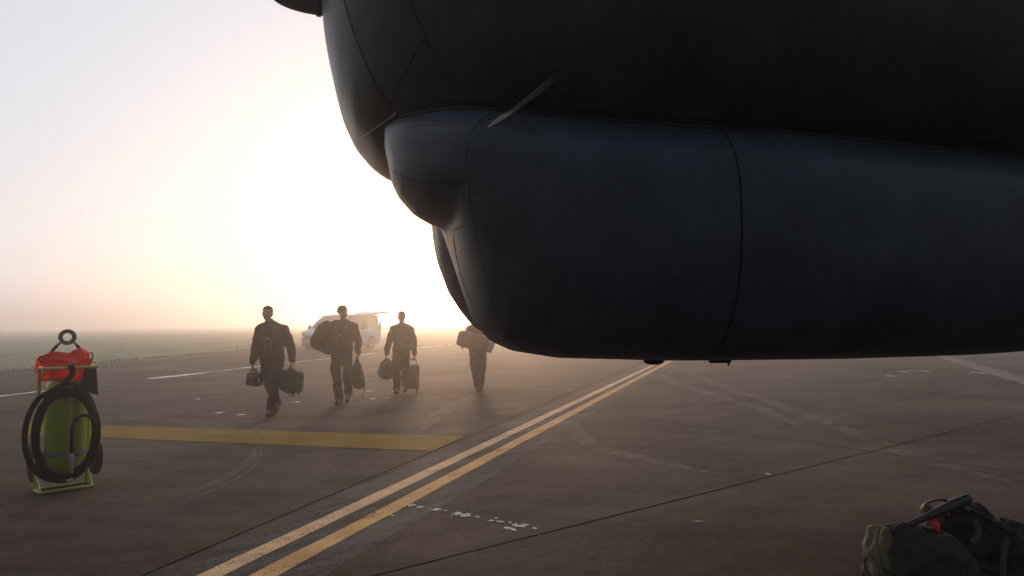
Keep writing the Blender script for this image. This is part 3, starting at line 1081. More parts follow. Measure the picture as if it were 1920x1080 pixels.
# black pouch hanging at the right
b = MB()
b.v = [Vector(p) for p in ((0.13, 0.0, 1.125), (0.222, 0.0, 1.125), (0.245, 0.0, 0.865), (0.085, 0.0, 0.93), (0.13, 0.05, 1.125), (0.222, 0.05, 1.125), (0.245, 0.07, 0.865), (0.085, 0.07, 0.93))]
b.f = [(0, 1, 2, 3), (7, 6, 5, 4), (0, 4, 5, 1), (1, 5, 6, 2), (2, 6, 7, 3), (3, 7, 4, 0)]
b.build('pouch', M['blackcloth'], ext_, bevel=0.006)
# clamp and hose
MB().box((-0.0, -0.022, 1.142), (0.045, 0.045, 0.05)).build('clamp', M['hose'], ext_, bevel=0.008)
MB().tube([(-0.04, -0.02, 1.17), (0.01, -0.035, 1.178), (0.06, -0.01, 1.19)], 0.010, 8, smooth=4).build('strap_end', M['band'], ext_)
def oval(cx, cz, ax, az, y, a0=0, a1=360, n=40, tilt=0.0):
    out = []
    for k in range(n + 1):
        a = R(a0 + (a1 - a0) * k / n)
        out.append((cx - 0.02 + ax * math.cos(a) + tilt * math.sin(a), y + 0.012 * math.sin(a * 2 + cx * 30), cz + az * math.sin(a)))
    return out
HY = -0.035
MB().tube([(0.01, -0.03, 1.14), (0.012, -0.05, 1.09), (-0.03, -0.065, 1.04), (-0.12, -0.07, 0.96)] + oval(-0.060, 0.55, 0.285, 0.43, -0.072, 128, 268, 24) + oval(-0.01, 0.55, 0.255, 0.44, -0.055, 275, 440, 24) + oval(-0.01, 0.56, 0.235, 0.43, -0.03, 88, 270, 24), 0.0235, 12).build('hose', M['hose'], ext_)
MB().tube(oval(0.0, 0.555, 0.245, 0.415, HY - 0.01, 80, 440, 60, 0.0), 0.0235, 12).build('hose_coil', M['hose'], ext_)
MB().tube(oval(-0.02, 0.535, 0.232, 0.425, HY - 0.048, 95, 455, 60, 0.01), 0.0235, 12).build('hose_coil', M['hose'], ext_)
MB().tube(oval(-0.01, 0.52, 0.245, 0.38, HY + 0.03, 95, 455, 60, 0.0), 0.0235, 12).build('hose_coil', M['hose'], ext_)
MB().tube(oval(-0.01, 0.55, 0.262, 0.40, HY - 0.03, 100, 460, 60, -0.01), 0.0225, 12).build('hose_coil', M['hose'], ext_)
MB().tube([(0.0, -0.115, 0.40), (0.0, -0.12, 0.56), (0.02, -0.12, 0.655), (0.085, -0.115, 0.70), (0.165, -0.105, 0.66), (0.215, -0.09, 0.55), (0.22, -0.08, 0.42)], 0.0165, 12, smooth=6).build('hose_tail', M['hose'], ext_)
MB().tube([(0.0, -0.115, 0.42), (0.004, -0.118, 0.36)], 0.021, 12).build('hose_cuff', M['hose'], ext_)
MB().tube([(0.004, -0.118, 0.36), (0.004, -0.118, 0.33), (0.005, -0.12, 0.18)], [0.014, 0.018, 0.014], 12).build('nozzle', M['steel'], ext_)
MB().tube([(0.015, -0.13, 0.325), (0.045, -0.14, 0.30), (0.072, -0.14, 0.275), (0.07, -0.138, 0.258), (0.04, -0.135, 0.262), (0.015, -0.13, 0.28)], 0.0045, 8, smooth=5).build('trigger', M['steel'], ext_)
MB().box((-0.01, -0.118, 0.118), (0.055, 0.006, 0.018), Matrix.Rotation(R(-8), 3, 'Y')).build('hose_tie', M['tag'], ext_, bevel=0.002)
MB().box((-0.03, -0.115, 0.968), (0.06, 0.006, 0.006)).build('hose_tie', M['tag'], ext_, bevel=0.001)
MB().tube([(-0.24, 0.34, 0.24), (0.37, 0.34, 0.24)], 0.014, 10).build('axle', M['hose'], ext_)
for sx, x in ((1, 0.325), (-1, -0.195)):
    w = MB().lathe([(0.05, -0.030), (0.13, -0.034), (0.165, -0.030), (0.185, -0.016), (0.188, 0), (0.185, 0.016), (0.165, 0.030), (0.13, 0.034), (0.05, 0.030)], 40, (x, 0.34, 0.24), Matrix.Rotation(R(90), 3, 'Y')).build('wheel', M['tyre'], ext_)
    MB().lathe([(0.0, -0.05), (0.02, -0.05), (0.045, -0.036), (0.12, -0.026), (0.12, 0.026), (0.045, 0.036), (0.02, 0.05), (0.0, 0.05)], 24, (x, 0.34, 0.24), Matrix.Rotation(R(90), 3, 'Y')).build('hub', M['hose'], w)

# ------------------------------------------------------------------ van
M['van'] = mat('silver_blue_van_paint', (0.36, 0.45, 0.60), 0.32, metal=0.1, var=0.05, scale=2)
M['vanblack'] = mat('black_van_plastic', (0.03, 0.03, 0.032), 0.55)
M['alloy'] = mat('wheel_alloy', (0.45, 0.45, 0.46), 0.35, metal=0.7)
M['lamp'] = mat('headlamp_lens', (0.65, 0.68, 0.72), 0.12, var=0.05)
M['redlamp'] = mat('tail_lamp_lens', (0.35, 0.02, 0.02), 0.2)
M['seatc'] = mat('van_seat_cloth', (0.05, 0.05, 0.055), 0.9)
def glass():
    m = bpy.data.materials.new('tinted_window_glass')
    m.use_nodes = True
    n, l = m.node_tree.nodes, m.node_tree.links
    p = n['Principled BSDF']
    p.inputs['Base Color'].default_value = (0.02, 0.025, 0.028, 1)
    p.inputs['Roughness'].default_value = 0.06
    tr = n.new('ShaderNodeBsdfTransparent')
    tr.inputs[0].default_value = (0.80, 0.86, 0.82, 1)
    mx = n.new('ShaderNodeMixShader')
    mx.inputs[0].default_value = 0.72
    l.new(tr.outputs[0], mx.inputs[1]); l.new(p.outputs[0], mx.inputs[2])
    l.new(mx.outputs[0], n['Material Output'].inputs['Surface'])
    return m
M['glass'] = glass()
van = empty('van', (-10.45, 37.5, 0), R(67), label='silver blue passenger van parked by the grass with its tailgate raised', category='van')
VW = 0.985
def vhalf(x, z):
    """half width of the body at station x (0 = front) and height z"""
    w = VW
    if x < 0.9: w *= 1 - 0.20 * (1 - x / 0.9) ** 2.2
    if x > 4.7: w *= 1 - 0.04 * ((x - 4.7) / 0.27)
    if z > 1.08: w -= 0.145 * (z - 1.08) / 0.85
    if z < 0.45: w -= 0.05 * (0.45 - z) / 0.25
    return w
def vfront(z):
    return interp([(0.2, 0.14), (0.32, 0.03), (0.5, 0.0), (0.7, 0.03), (0.9, 0.13), (1.0, 0.26)], z)
# lower body: rings over station
hood = [(0.0, 0.72), (0.1, 0.86), (0.22, 0.98), (0.5, 1.08), (0.95, 1.17), (1.2, 1.12), (4.97, 1.12)]
rings = []
xs = [0, 0.03, 0.08, 0.16, 0.28, 0.45, 0.7, 0.95] + [1.2 + 0.25 * k for k in range(15)] + [4.85, 4.94, 4.97]
for x in xs:
    zt = interp(hood, x)
    z0 = interp([(0, 0.42), (0.05, 0.27), (0.2, 0.22), (4.7, 0.26), (4.97, 0.40)], x)
    half = []
    for k in range(9):
        z = z0 + (zt - z0) * k / 8
        bul = 0.0
        half.append((vhalf(x, z) - (0.05 if k == 8 else 0.012 if k == 7 else 0) - (0.04 if k == 0 else 0), z))
    ring = [Vector((x + (0.18 * (abs(y) / VW) ** 3 if x < 0.6 else 0) * (1 - x / 0.6 if x < 0.6 else 0), y, z)) for y, z in half]
    ring += [Vector((p.x, -p.y, p.z)) for p in reversed(ring)]
    rings.append(ring)
bod = MB().loft(rings).build('body', M['van'], van, angle=35)
# roof
rings = []
for x, zt in [(2.02, 1.88), (2.15, 1.915), (2.4, 1.945), (2.9, 1.965), (3.6, 1.97), (4.5, 1.955), (4.78, 1.93), (4.84, 1.90)]:
    w = vhalf(x, zt)
    rings.append([Vector((x, y * w, zt - dz)) for y, dz in [(-0.97, 0.10), (-0.99, 0.06), (-0.93, 0.02), (-0.6, 0.0), (0, -0.012), (0.6, 0.0), (0.93, 0.02), (0.99, 0.06), (0.97, 0.10), (0, 0.07)]])
MB().loft(rings).build('roof', M['van'], van)
def vp(x, z, s, inset=0.0): return Vector((x, s * (vhalf(x, z) - inset), z))
for s in (-1, 1):
    # pillars: A, B, C, D
    MB().tube([vp(0.98, 1.14, s, 0.07), vp(1.5, 1.55, s, 0.05), vp(2.06, 1.87, s, 0.04)], 0.048, 8).build('pillar', M['van'], van)
    for x0, x1 in ((2.30, 2.26), (3.42, 3.42), (4.68, 4.72)):
        MB().tube([vp(x0, 1.10, s, 0.045), vp(x1, 1.90, s, 0.045)], 0.055, 8).build('pillar', M['van'], van)
    # side glass: front door, middle, rear
    for q in ([(1.16, 1.135), (2.25, 1.135), (2.22, 1.86), (2.05, 1.86), (1.55, 1.56)], [(2.36, 1.135), (3.36, 1.135), (3.36, 1.86), (2.33, 1.86)], [(3.48, 1.135), (4.64, 1.135), (4.66, 1.86), (3.48, 1.86)]):
        b = MB()
        a = [vp(x, z, s, 0.02) for x, z in q]; c = [vp(x, z, s, 0.026) for x, z in q]
        b.loft([a, c]).build('window', M['glass'], van, smooth=False)
    # mirror
    m_ = MB().sup((1.22, s * (VW + 0.17), 1.22), (0.05, 0.10, 0.13), 0.6, 0.6).build('mirror', M['vanblack'], van)
    MB().tube([(1.22, s * (VW - 0.05), 1.12), (1.22, s * (VW + 0.12), 1.14)], 0.03, 8).build('mirror_arm', M['vanblack'], m_)
    # headlamp, wheel arches and wheels
    MB().sup((0.22, s * 0.78, 0.93), (0.16, 0.10, 0.085), 0.7, 0.8, Matrix.Rotation(R(s * 28), 3, 'Z') @ Matrix.Rotation(R(-22), 3, 'Y')).build('headlight', M['lamp'], van)
    MB().sup((0.05, s * 0.70, 0.42), (0.05, 0.09, 0.05), 0.8, 0.8).build('fog_light', M['lamp'], van)
    MB().sup((4.93, s * 0.90, 1.25), (0.05, 0.07, 0.26), 0.5, 0.5).build('tail_light', M['redlamp'], van)
    for wx in (0.95, 3.90):
        arch = MB()
        P = [(wx + 0.43 * math.cos(R(a)), s * (VW - 0.008), 0.36 + 0.43 * math.sin(R(a))) for a in range(-8, 190, 9)]
        arch.tube(P, 0.035, 8)
        arch.build('wheel_arch', M['van'], van)
        rr = Matrix.Rotation(R(90), 3, 'X')
        MB().lathe([(0.02, -0.006), (0.40, -0.006), (0.40, 0.006), (0.02, 0.006)], 32, (wx, s * (VW + 0.002), 0.37), rr).build('wheel_well', M['vanblack'], van)
        w = MB().lathe([(0.20, -0.11), (0.29, -0.115), (0.335, -0.09), (0.342, 0), (0.335, 0.09), (0.29, 0.115), (0.20, 0.11)], 40, (wx, s * (VW - 0.09), 0.342), rr).build('wheel', M['tyre'], van)
        MB().lathe([(0.0, -0.02), (0.225, -0.02), (0.235, 0.0), (0.225, 0.02), (0.0, 0.02)], 32, (wx, s * (VW + 0.012), 0.342), rr).build('rim', M['alloy'], w)
        sp = MB()
        for k in range(5):
            a = 2 * math.pi * k / 5
            c = Vector((math.cos(a) * 0.125, 0, math.sin(a) * 0.125))
            sp.box(Vector((wx, s * (VW + 0.038), 0.342)) + c, (0.2, 0.02, 0.05), Matrix.Rotation(-a, 3, 'Y'))
        sp.build('spokes', M['vanblack'], w, smooth=False)
    MB().tube([vp(1.0, 0.80, s, -0.006), vp(2.6, 0.84, s, -0.006), vp(4.6, 0.86, s, -0.006)], 0.014, 6).build('side_crease', M['van'], van)
    MB().tube([vp(2.31, 0.38, s, -0.002), vp(2.33, 1.1, s, -0.002)], 0.006, 6).build('door_gap', M['vanblack'], van)
    MB().box(vp(2.15, 0.97, s, -0.01), (0.16, 0.03, 0.03)).build('door_handle', M['van'], van, bevel=0.006)
    MB().tube([vp(1.5, 0.27, s, 0.03), vp(3.4, 0.28, s, 0.03)], 0.04, 8).build('sill', M['vanblack'], van)
ws = MB()
A = [Vector((1.02, -0.80, 1.165)), Vector((1.02, 0.80, 1.165)), Vector((1.55, 0.80, 1.56)), Vector((2.04, 0.74, 1.865)), Vector((2.04, -0.74, 1.865)), Vector((1.55, -0.80, 1.56))]
ws.loft([A, [p + Vector((-0.004, 0, 0.006)) for p in A]]).build('windscreen', M['glass'], van, smooth=False)
MB().box((0.03, 0, 0.72), (0.06, 1.10, 0.20)).build('grille', M['vanblack'], van, bevel=0.02)
for k in range(4):
    MB().box((-0.005, 0, 0.65 + 0.046 * k), (0.03, 1.06, 0.014)).build('grille_slat', M['alloy'], van, bevel=0.003)
MB().box((0.01, 0, 0.36), (0.08, 1.35, 0.15)).build('bumper', M['vanblack'], van, bevel=0.03)
MB().box((-0.03, 0, 0.50), (0.014, 0.50, 0.11)).build('number_plate', M['lamp'], van, bevel=0.004)
for k, x in enumerate((1.75, 2.75, 3.6)):
    for y in (-0.55, 0.0, 0.55):
        if k == 0 and y == 0: continue
        st = MB().sup((x, y, 0.85), (0.24, 0.22, 0.10), 0.5, 0.5).sup((x + 0.24, y, 1.2), (0.07, 0.21, 0.36), 0.5, 0.5, Matrix.Rotation(R(8), 3, 'Y')).sup((x + 0.29, y, 1.62), (0.05, 0.12, 0.09), 0.6, 0.6)
        st.build('van_seat', M['seatc'], van)
# raised tailgate, hinged on the roof's rear edge
tg = MB()
for k in range(7):
    u = k / 6
    x = 4.80 + 1.30 * u
    z = 1.97 + 0.16 * math.sin(u * 2.2) - 0.05 * u
    w = 0.86 - 0.02 * u
    if k == 0: R0 = []
    R0.append([Vector((x, -w, z)), Vector((x, -w + 0.06, z + 0.05)), Vector((x, w - 0.06, z + 0.05)), Vector((x, w, z)), Vector((x, w - 0.1, z - 0.03)), Vector((x, -w + 0.1, z - 0.03))])
tgo = tg.loft(R0).build('tailgate', M['van'], van)
MB().box((5.35, 0, 2.03), (0.50, 1.3, 0.012)).build('tailgate_glass', M['glass'], tgo)
for s in (-1, 1):
    MB().tube([(4.86, s * 0.80, 1.55), (5.25, s * 0.78, 2.05)], 0.014, 6).build('gas_strut', M['vanblack'], tgo)

# ------------------------------------------------------------------ people
M['skin'] = mat('skin', (0.46, 0.26, 0.19), 0.5, var=0.08, scale=20)
M['hair'] = mat('short_dark_hair', (0.028, 0.020, 0.015), 0.7, bump=0.6, bscale=140)
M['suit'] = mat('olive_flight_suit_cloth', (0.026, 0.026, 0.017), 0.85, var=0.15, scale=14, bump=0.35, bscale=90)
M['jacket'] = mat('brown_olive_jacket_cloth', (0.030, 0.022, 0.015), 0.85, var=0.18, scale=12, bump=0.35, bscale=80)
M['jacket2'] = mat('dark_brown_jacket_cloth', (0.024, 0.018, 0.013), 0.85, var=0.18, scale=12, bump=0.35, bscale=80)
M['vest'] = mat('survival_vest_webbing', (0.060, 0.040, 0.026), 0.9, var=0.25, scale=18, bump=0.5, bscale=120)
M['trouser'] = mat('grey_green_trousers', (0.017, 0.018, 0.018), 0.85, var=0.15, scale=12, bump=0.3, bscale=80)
M['boot'] = mat('tan_suede_boots', (0.085, 0.070, 0.050), 0.85, var=0.2, scale=25)
M['bootsole'] = mat('boot_sole', (0.02, 0.02, 0.02), 0.8)
M['webbing'] = mat('grey_green_straps', (0.07, 0.07, 0.055), 0.8, scale=50)
M['metal'] = mat('buckle_metal', (0.4, 0.4, 0.4), 0.35, metal=0.8)
M['lips'] = mat('lips', (0.26, 0.10, 0.08), 0.5)
M['eyes'] = mat('dark_eyes', (0.03, 0.02, 0.018), 0.3)

def V(*a): return Vector(a)
def head_rot(yaw, pitch=0): return Matrix.Rotation(R(yaw), 3, 'Z') @ Matrix.Rotation(R(pitch), 3, 'X')
def add_head(b, c, rot):
    def P(x, y, z): return c + rot @ V(x, y, z)
    b.sup(P(0, 0.012, 0.035), (0.077, 0.096, 0.088), 1, 1, rot)
    b.sup(P(0, -0.022, -0.035), (0.062, 0.070, 0.078), 0.95, 0.9, rot)
    b.sup(P(0, -0.060, -0.092), (0.028, 0.028, 0.024), 1, 1, rot)
    b.cap(P(0, -0.086, 0.012), P(0, -0.108, -0.026), 0.010, 0.015, 8)
    b.sup(P(0, -0.078, 0.030), (0.052, 0.016, 0.012), 1, 1, rot)
    b.sup(P(0, -0.086, -0.058), (0.024, 0.012, 0.012), 1, 1, rot)
    for s in (-1, 1):
        b.sup(P(s * 0.079, 0.012, -0.002), (0.012, 0.024, 0.034), 1, 1, rot)
        b.sup(P(s * 0.042, -0.066, -0.018), (0.022, 0.018, 0.020), 1, 1, rot)
def add_hand(b, wr, s, front=-1):
    """gripping hand hanging down; s = +1 when the palm faces +x (inwards)"""
    def P(x, y, z): return wr + V(x * s, y, z)
    b.cap(P(0, 0, 0.03), P(0, 0, -0.01), 0.026, 0.026, 10)
    b.sup(P(0, 0, -0.052), (0.018, 0.043, 0.048), 0.8, 0.8)
    for i, (y, L) in enumerate(((-0.033, 0.94), (-0.011, 1.04), (0.012, 1.0), (0.034, 0.82))):
        k = [P(0.0, y, -0.078), P(0.004, y * 1.08, -0.078 - 0.034 * L), P(0.030, y * 1.1, -0.086 - 0.040 * L), P(0.040, y * 1.1, -0.088 - 0.012 * L)]
        for a, c in zip(k, k[1:]): b.cap(a, c, 0.0098, 0.0090, 8)
    k = [P(0.010, -0.034, -0.035), P(0.026, -0.048, -0.068), P(0.034, -0.036, -0.094)]
    for a, c in zip(k, k[1:]): b.cap(a, c, 0.0115, 0.010, 8)
    return P(0.018, 0, -0.094)
def torso(b, J, g=0.0, low=0.0):
    """stack of ellipsoids from pelvis to shoulders, grown by g"""
    pv, ch, nk = J['pelvis'], J['chest'], J['neck']
    wd = J.get('w', 1.0)
    b.sup(pv + V(0, 0, 0.0), (0.165 * wd + g, 0.115 + g, 0.13 + g), 0.8, 0.9)
    mid = pv.lerp(ch, 0.5)
    b.sup(mid, (0.15 * wd + g, 0.105 + g, 0.17 + g), 0.8, 0.9)
    b.sup(ch, (0.185 * wd + g, 0.125 + g, 0.19 + g), 0.75, 0.9)
    for s in 'LR':
        b.cap(ch.lerp(nk, 0.75), J['sh' + s], 0.07 + g, 0.062 + g, 14)
def limb(b, pts, rs):
    for i in range(len(pts) - 1): b.cap(pts[i], pts[i + 1], rs[i], rs[i + 1], 16)

def person(loc, J, cfg, label, group='aircrew walking across the apron'):
    J = {k: (Vector(v) if isinstance(v, tuple) and len(v) == 3 else v) for k, v in J.items()}
    for s in 'LR': J['sh' + s] = J['sh' + s] - Vector((0, 0, 0.022))
    b = MB()
    hr = head_rot(J.get('yaw', 0), J.get('pitch', 0))
    hc = J['head']
    add_head(b, hc, hr)
    b.cap(J['neck'] - V(0, 0, 0.05), hc - V(0, -0.02, 0.07), 0.060, 0.054, 14)
    torso(b, J, -0.02)
    for s in 'LR':
        limb(b, [J['sh' + s], J['el' + s], J['wr' + s]], [0.048, 0.038, 0.026])
        limb(b, [J['hp' + s], J['kn' + s], J['an' + s]], [0.075, 0.052, 0.036])
        f = Vector(J['toe' + s]) - J['an' + s]
        b.cap(J['an' + s] - V(0, -0.03, 0.04), Vector(J['toe' + s]), 0.034, 0.028, 12)
    grips = {}
    for s in 'LR':
        sg = 1 if s == 'L' else -1
        grips[s] = add_hand(b, J['wr' + s], sg)
    me = organic(b, 0.0078, smooth=2)
    root = link('person', me, M['skin'], None, True, 0, 180, False, label=label, category='person', group=group)
    root.location = loc
    # clothing
    def part(name, mb, m, vox=0.012, d=0.0, ds=0.12, d2=0.0, ds2=0.05, sm=2, par=None):
        return link(name, organic(mb, vox, d, ds, sm, d2, ds2), m, par or root, True, 0, 180, False)
    b = MB()
    torso(b, {**J, 'pelvis': J['pelvis'] + V(0, 0, 0.05)}, 0.034)
    hem = J['hem']
    pc = J['pelvis']
    b.sup(V(pc.x, pc.y, hem + 0.11), (0.178 * J.get('w', 1), 0.135, 0.13), 0.5, 0.85)
    for s in 'LR':
        w = J['wr' + s]; e = J['el' + s]
        limb(b, [J['sh' + s], J['sh' + s].lerp(e, 0.5), e, e.lerp(w, 0.6), w + (e - w).normalized() * 0.025], [0.092, 0.084, 0.074, 0.066, 0.052])
    b.cap(J['neck'] - V(0, 0, 0.06), J['neck'] + V(0, 0.0, 0.0), 0.085, 0.074)
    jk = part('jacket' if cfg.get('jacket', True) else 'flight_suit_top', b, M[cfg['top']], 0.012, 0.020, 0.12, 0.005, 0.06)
    b = MB()
    b.sup(pc + V(0, 0, 0.0), (0.168 * J.get('w', 1), 0.128, 0.15), 0.75, 0.9)
    for s in 'LR':
        h, k, a = J['hp' + s], J['kn' + s], J['an' + s]
        limb(b, [h, h.lerp(k, 0.5), k, k.lerp(a, 0.5), a + V(0, 0, 0.0)], [0.108, 0.094, 0.080, 0.077, 0.074])
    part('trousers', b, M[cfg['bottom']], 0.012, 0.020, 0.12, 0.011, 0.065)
    for s in 'LR':
        a, t = J['an' + s], Vector(J['toe' + s])
        b = MB()
        heel = a + (a - t) * V(1, 1, 0) * 0.28
        d = (t - a); d.z = 0; d.normalize()
        hl = V(heel.x, heel.y, a.z - 0.075)
        b.cap(a + V(0, 0, 0.05), a - V(0, 0, 0.03), 0.052, 0.052)
        b.cap(hl, t, 0.042, 0.040)
        b.cap(a - V(0, 0, 0.03), t.lerp(a, 0.2), 0.05, 0.046)
        bt = part('boot', b, M['boot'], 0.009, 0.004, 0.04)
        b = MB()
        b.cap(hl - V(0, 0, 0.022), t - V(0, 0, 0.020), 0.040, 0.042)
        so = b.build('sole', M['bootsole'], bt)
        # flatten the sole
        for v in so.data.vertices:
            v.co.z = min(v.co.z, (hl.z if abs(hl.z - t.z) < 0.01 else 9) - 0.02) if abs(hl.z - t.z) < 0.01 else v.co.z
    # hair or cap
    b = MB()
    def P(x, y, z): return hc + hr @ V(x, y, z)
    if cfg['hair'] == 'beanie':
        b.sup(P(0, 0.018, 0.062), (0.088, 0.106, 0.086), 0.9, 1, hr)
        b.sup(P(0, 0.022, 0.028), (0.089, 0.107, 0.030), 0.5, 1, hr)
        part('hair', b, M['hair'], 0.009, 0.006, 0.03)
    else:
        b.sup(P(0, 0.026, 0.052), (0.083, 0.096, 0.084), 1, 1, hr)
        b.sup(P(0, 0.045, 0.0), (0.078, 0.070, 0.075), 1, 1, hr)
        b.sup(P(0, -0.035, 0.098), (0.062, 0.045, 0.028), 1, 1, hr)
        part('hair', b, M['hair'], 0.008, 0.004, 0.02)
    for s in (-1, 1):
        MB().sup(P(s * 0.030, -0.081, 0.010), (0.013, 0.007, 0.006), 1, 1, hr, 12, 8).build('eye', M['eyes'], root)
        MB().sup(P(s * 0.031, -0.089, 0.030), (0.018, 0.006, 0.004), 1, 1, hr, 12, 8).build('eyebrow', M['hair'], root)
    MB().sup(P(0, -0.098, -0.058), (0.022, 0.006, 0.006), 1, 1, hr, 12, 8).build('mouth', M['lips'], root)
    # collar
    b = MB()
    n = J['neck']
    b.ring(n + V(0, 0.005, 0.0), 0.074, 0.022, 28, 8, Matrix.Rotation(R(90 - 18), 3, 'X'))
    part('collar', b, M[cfg['top']], 0.010, 0.006, 0.05)
    # vest, pockets and straps
    ch = J['chest']
    if cfg.get('vest'):
        b = MB()
        b.sup(ch - V(0, 0, 0.03), (0.218, 0.175, 0.20), 0.6, 0.8)
        b.sup(ch.lerp(pc, 0.45), (0.20, 0.162, 0.13), 0.6, 0.8)
        vs = part('vest', b, M['vest'], 0.012, 0.012, 0.08, 0.006, 0.05)
        for s in (-1, 1):
            MB().tube([n + V(s * 0.075, 0.0, 0.0), ch + V(s * 0.10, -0.150, 0.16), ch + V(s * 0.075, -0.190, 0.02), ch + V(s * 0.04, -0.186, -0.16), ch + V(s * 0.06, -0.172, -0.26)], 0.024, 10, smooth=5, flat=(1, 0, 0)).build('strap', M['webbing'], vs)
            for dx, dz, w, h in cfg.get('pockets', ((0.12, -0.02, 0.048, 0.06), (0.135, -0.17, 0.055, 0.07))):
                MB().sup(ch + V(s * dx, -0.172 + (abs(dx) - 0.1) * 0.5, dz), (w, 0.030, h), 0.35, 0.35).build('pocket', M['vest'], vs)
        MB().box(ch + V(0, -0.190, -0.03), (0.10, 0.014, 0.03)).build('chest_strap', M['webbing'], vs, bevel=0.004)
        MB().box(ch + V(0.0, -0.198, -0.03), (0.035, 0.012, 0.035)).build('buckle', M['metal'], vs, bevel=0.004)
    for (p0, p1) in cfg.get('straps', []):
        MB().tube([Vector(p) for p in (p0, Vector(p0).lerp(Vector(p1), 0.5), p1)], 0.016, 8, flat=(1, 0, 0)).build('strap', M['webbing'], root)
    # zips and leg pockets
    MB().tube([n + V(0, -0.09, -0.05), ch + V(0, -0.155, 0.03), ch + V(0, -0.150, -0.15), pc + V(0, -0.150, 0.08)], 0.006, 6, smooth=4).build('zip', M['bootsole'], root)
    for s in 'LR':
        k, h = J['kn' + s], J['hp' + s]
        sg = -1 if s == 'L' else 1
        q = h.lerp(k, 0.55)
        MB().sup(q + V(sg * 0.06, -0.062, 0), (0.045, 0.025, 0.085), 0.35, 0.35).build('leg_pocket', M[cfg['bottom']], root)
    return root, {s: Vector(loc) + grips[s] for s in 'LR'}

# crew member 1
P1 = ground(511, 779)
J1 = dict(head=(-0.105, -0.02, 1.705), neck=(-0.075, 0.02, 1.545), chest=(-0.045, 0.02, 1.32), pelvis=(-0.03, 0.02, 0.95), hem=0.885, w=1.08,
          shL=(-0.225, 0.02, 1.455), shR=(0.145, 0.02, 1.455), elL=(-0.335, 0.07, 1.15), elR=(0.265, 0.07, 1.16), wrL=(-0.345, 0.0, 0.865), wrR=(0.315, 0.0, 0.90),
          hpL=(-0.125, 0.03, 0.90), hpR=(0.065, 0.0, 0.90), knL=(-0.095, 0.10, 0.50), knR=(0.055, -0.13, 0.50), anL=(-0.045, 0.36, 0.17), anR=(0.01, -0.08, 0.105),
          toeL=(-0.04, 0.24, 0.055), toeR=(0.005, -0.24, 0.05), yaw=4)
p1_, G1 = person(P1, J1, dict(top='jacket', bottom='trouser', hair='short', vest=True), 'leftmost walker, short-haired man in a brown vest with a small black case and a backpack')
P2 = ground(638, 757)
J2 = dict(head=(0.03, -0.01, 1.735), neck=(0.04, 0.03, 1.575), chest=(0.03, 0.03, 1.34), pelvis=(0.01, 0.03, 0.98), hem=0.93, w=1.06,
          shL=(-0.155, 0.03, 1.485), shR=(0.225, 0.03, 1.485), elL=(-0.28, -0.10, 1.22), elR=(0.315, 0.08, 1.22), wrL=(-0.22, -0.02, 1.40), wrR=(0.325, 0.0, 0.955),
          hpL=(-0.075, 0.0, 0.93), hpR=(0.105, 0.03, 0.93), knL=(-0.06, -0.10, 0.50), knR=(0.115, 0.07, 0.50), anL=(0.0, -0.06, 0.105), anR=(0.085, 0.30, 0.19),
          toeL=(-0.005, -0.22, 0.05), toeR=(0.09, 0.19, 0.06), yaw=52, pitch=0)
p2_, G2 = person(P2, J2, dict(top='jacket2', bottom='trouser', hair='beanie', vest=True), 'man looking sideways with a big black duffel bag slung over his shoulder')
P3 = ground(745, 737)
J3 = dict(head=(0.085, -0.02, 1.665), neck=(0.085, 0.02, 1.50), chest=(0.085, 0.02, 1.27), pelvis=(0.08, 0.02, 0.91), hem=0.84, w=1.0,
          shL=(-0.085, 0.02, 1.415), shR=(0.255, 0.02, 1.415), elL=(-0.20, 0.06, 1.12), elR=(0.345, 0.06, 1.14), wrL=(-0.255, 0.0, 0.845), wrR=(0.365, 0.03, 0.835),
          hpL=(-0.005, 0.0, 0.87), hpR=(0.16, 0.03, 0.87), knL=(0.0, -0.10, 0.48), knR=(0.155, 0.06, 0.48), anL=(0.0, -0.05, 0.105), anR=(0.13, 0.26, 0.16),
          toeL=(0.0, -0.21, 0.05), toeR=(0.135, 0.13, 0.055), yaw=0)
p3_, G3 = person(P3, J3, dict(top='jacket', bottom='suit', hair='short', jacket=False,
          straps=[((0.0, -0.09, 1.44), (0.03, -0.15, 1.2)), ((0.17, -0.09, 1.44), (0.14, -0.15, 1.2))]), 'man in a plain flight suit carrying a green holdall and pulling a wheeled case')
P4 = ground(896, 733)
J4 = dict(head=(-0.02, 0.02, 1.66), neck=(-0.01, 0.04, 1.50), chest=(-0.01, 0.05, 1.27), pelvis=(0.0, 0.04, 0.92), hem=0.86, w=1.0,
          shL=(-0.18, 0.04, 1.405), shR=(0.17, 0.04, 1.40), elL=(-0.33, -0.02, 1.14), elR=(0.31, -0.02, 1.10), wrL=(-0.36, -0.22, 1.08), wrR=(0.31, -0.26, 0.99),
          hpL=(-0.095, 0.04, 0.88), hpR=(0.085, 0.03, 0.88), knL=(-0.065, -0.06, 0.48), knR=(0.09, 0.06, 0.48), anL=(0.0, -0.04, 0.105), anR=(0.055, 0.26, 0.16),
          toeL=(0.01, -0.20, 0.05), toeR=(0.065, 0.14, 0.055), yaw=0)
p4_, G4 = person(P4, J4, dict(top='jacket2', bottom='suit', hair='short', jacket=True), 'man partly hidden behind the aircraft nose holding a long box bag in both arms')

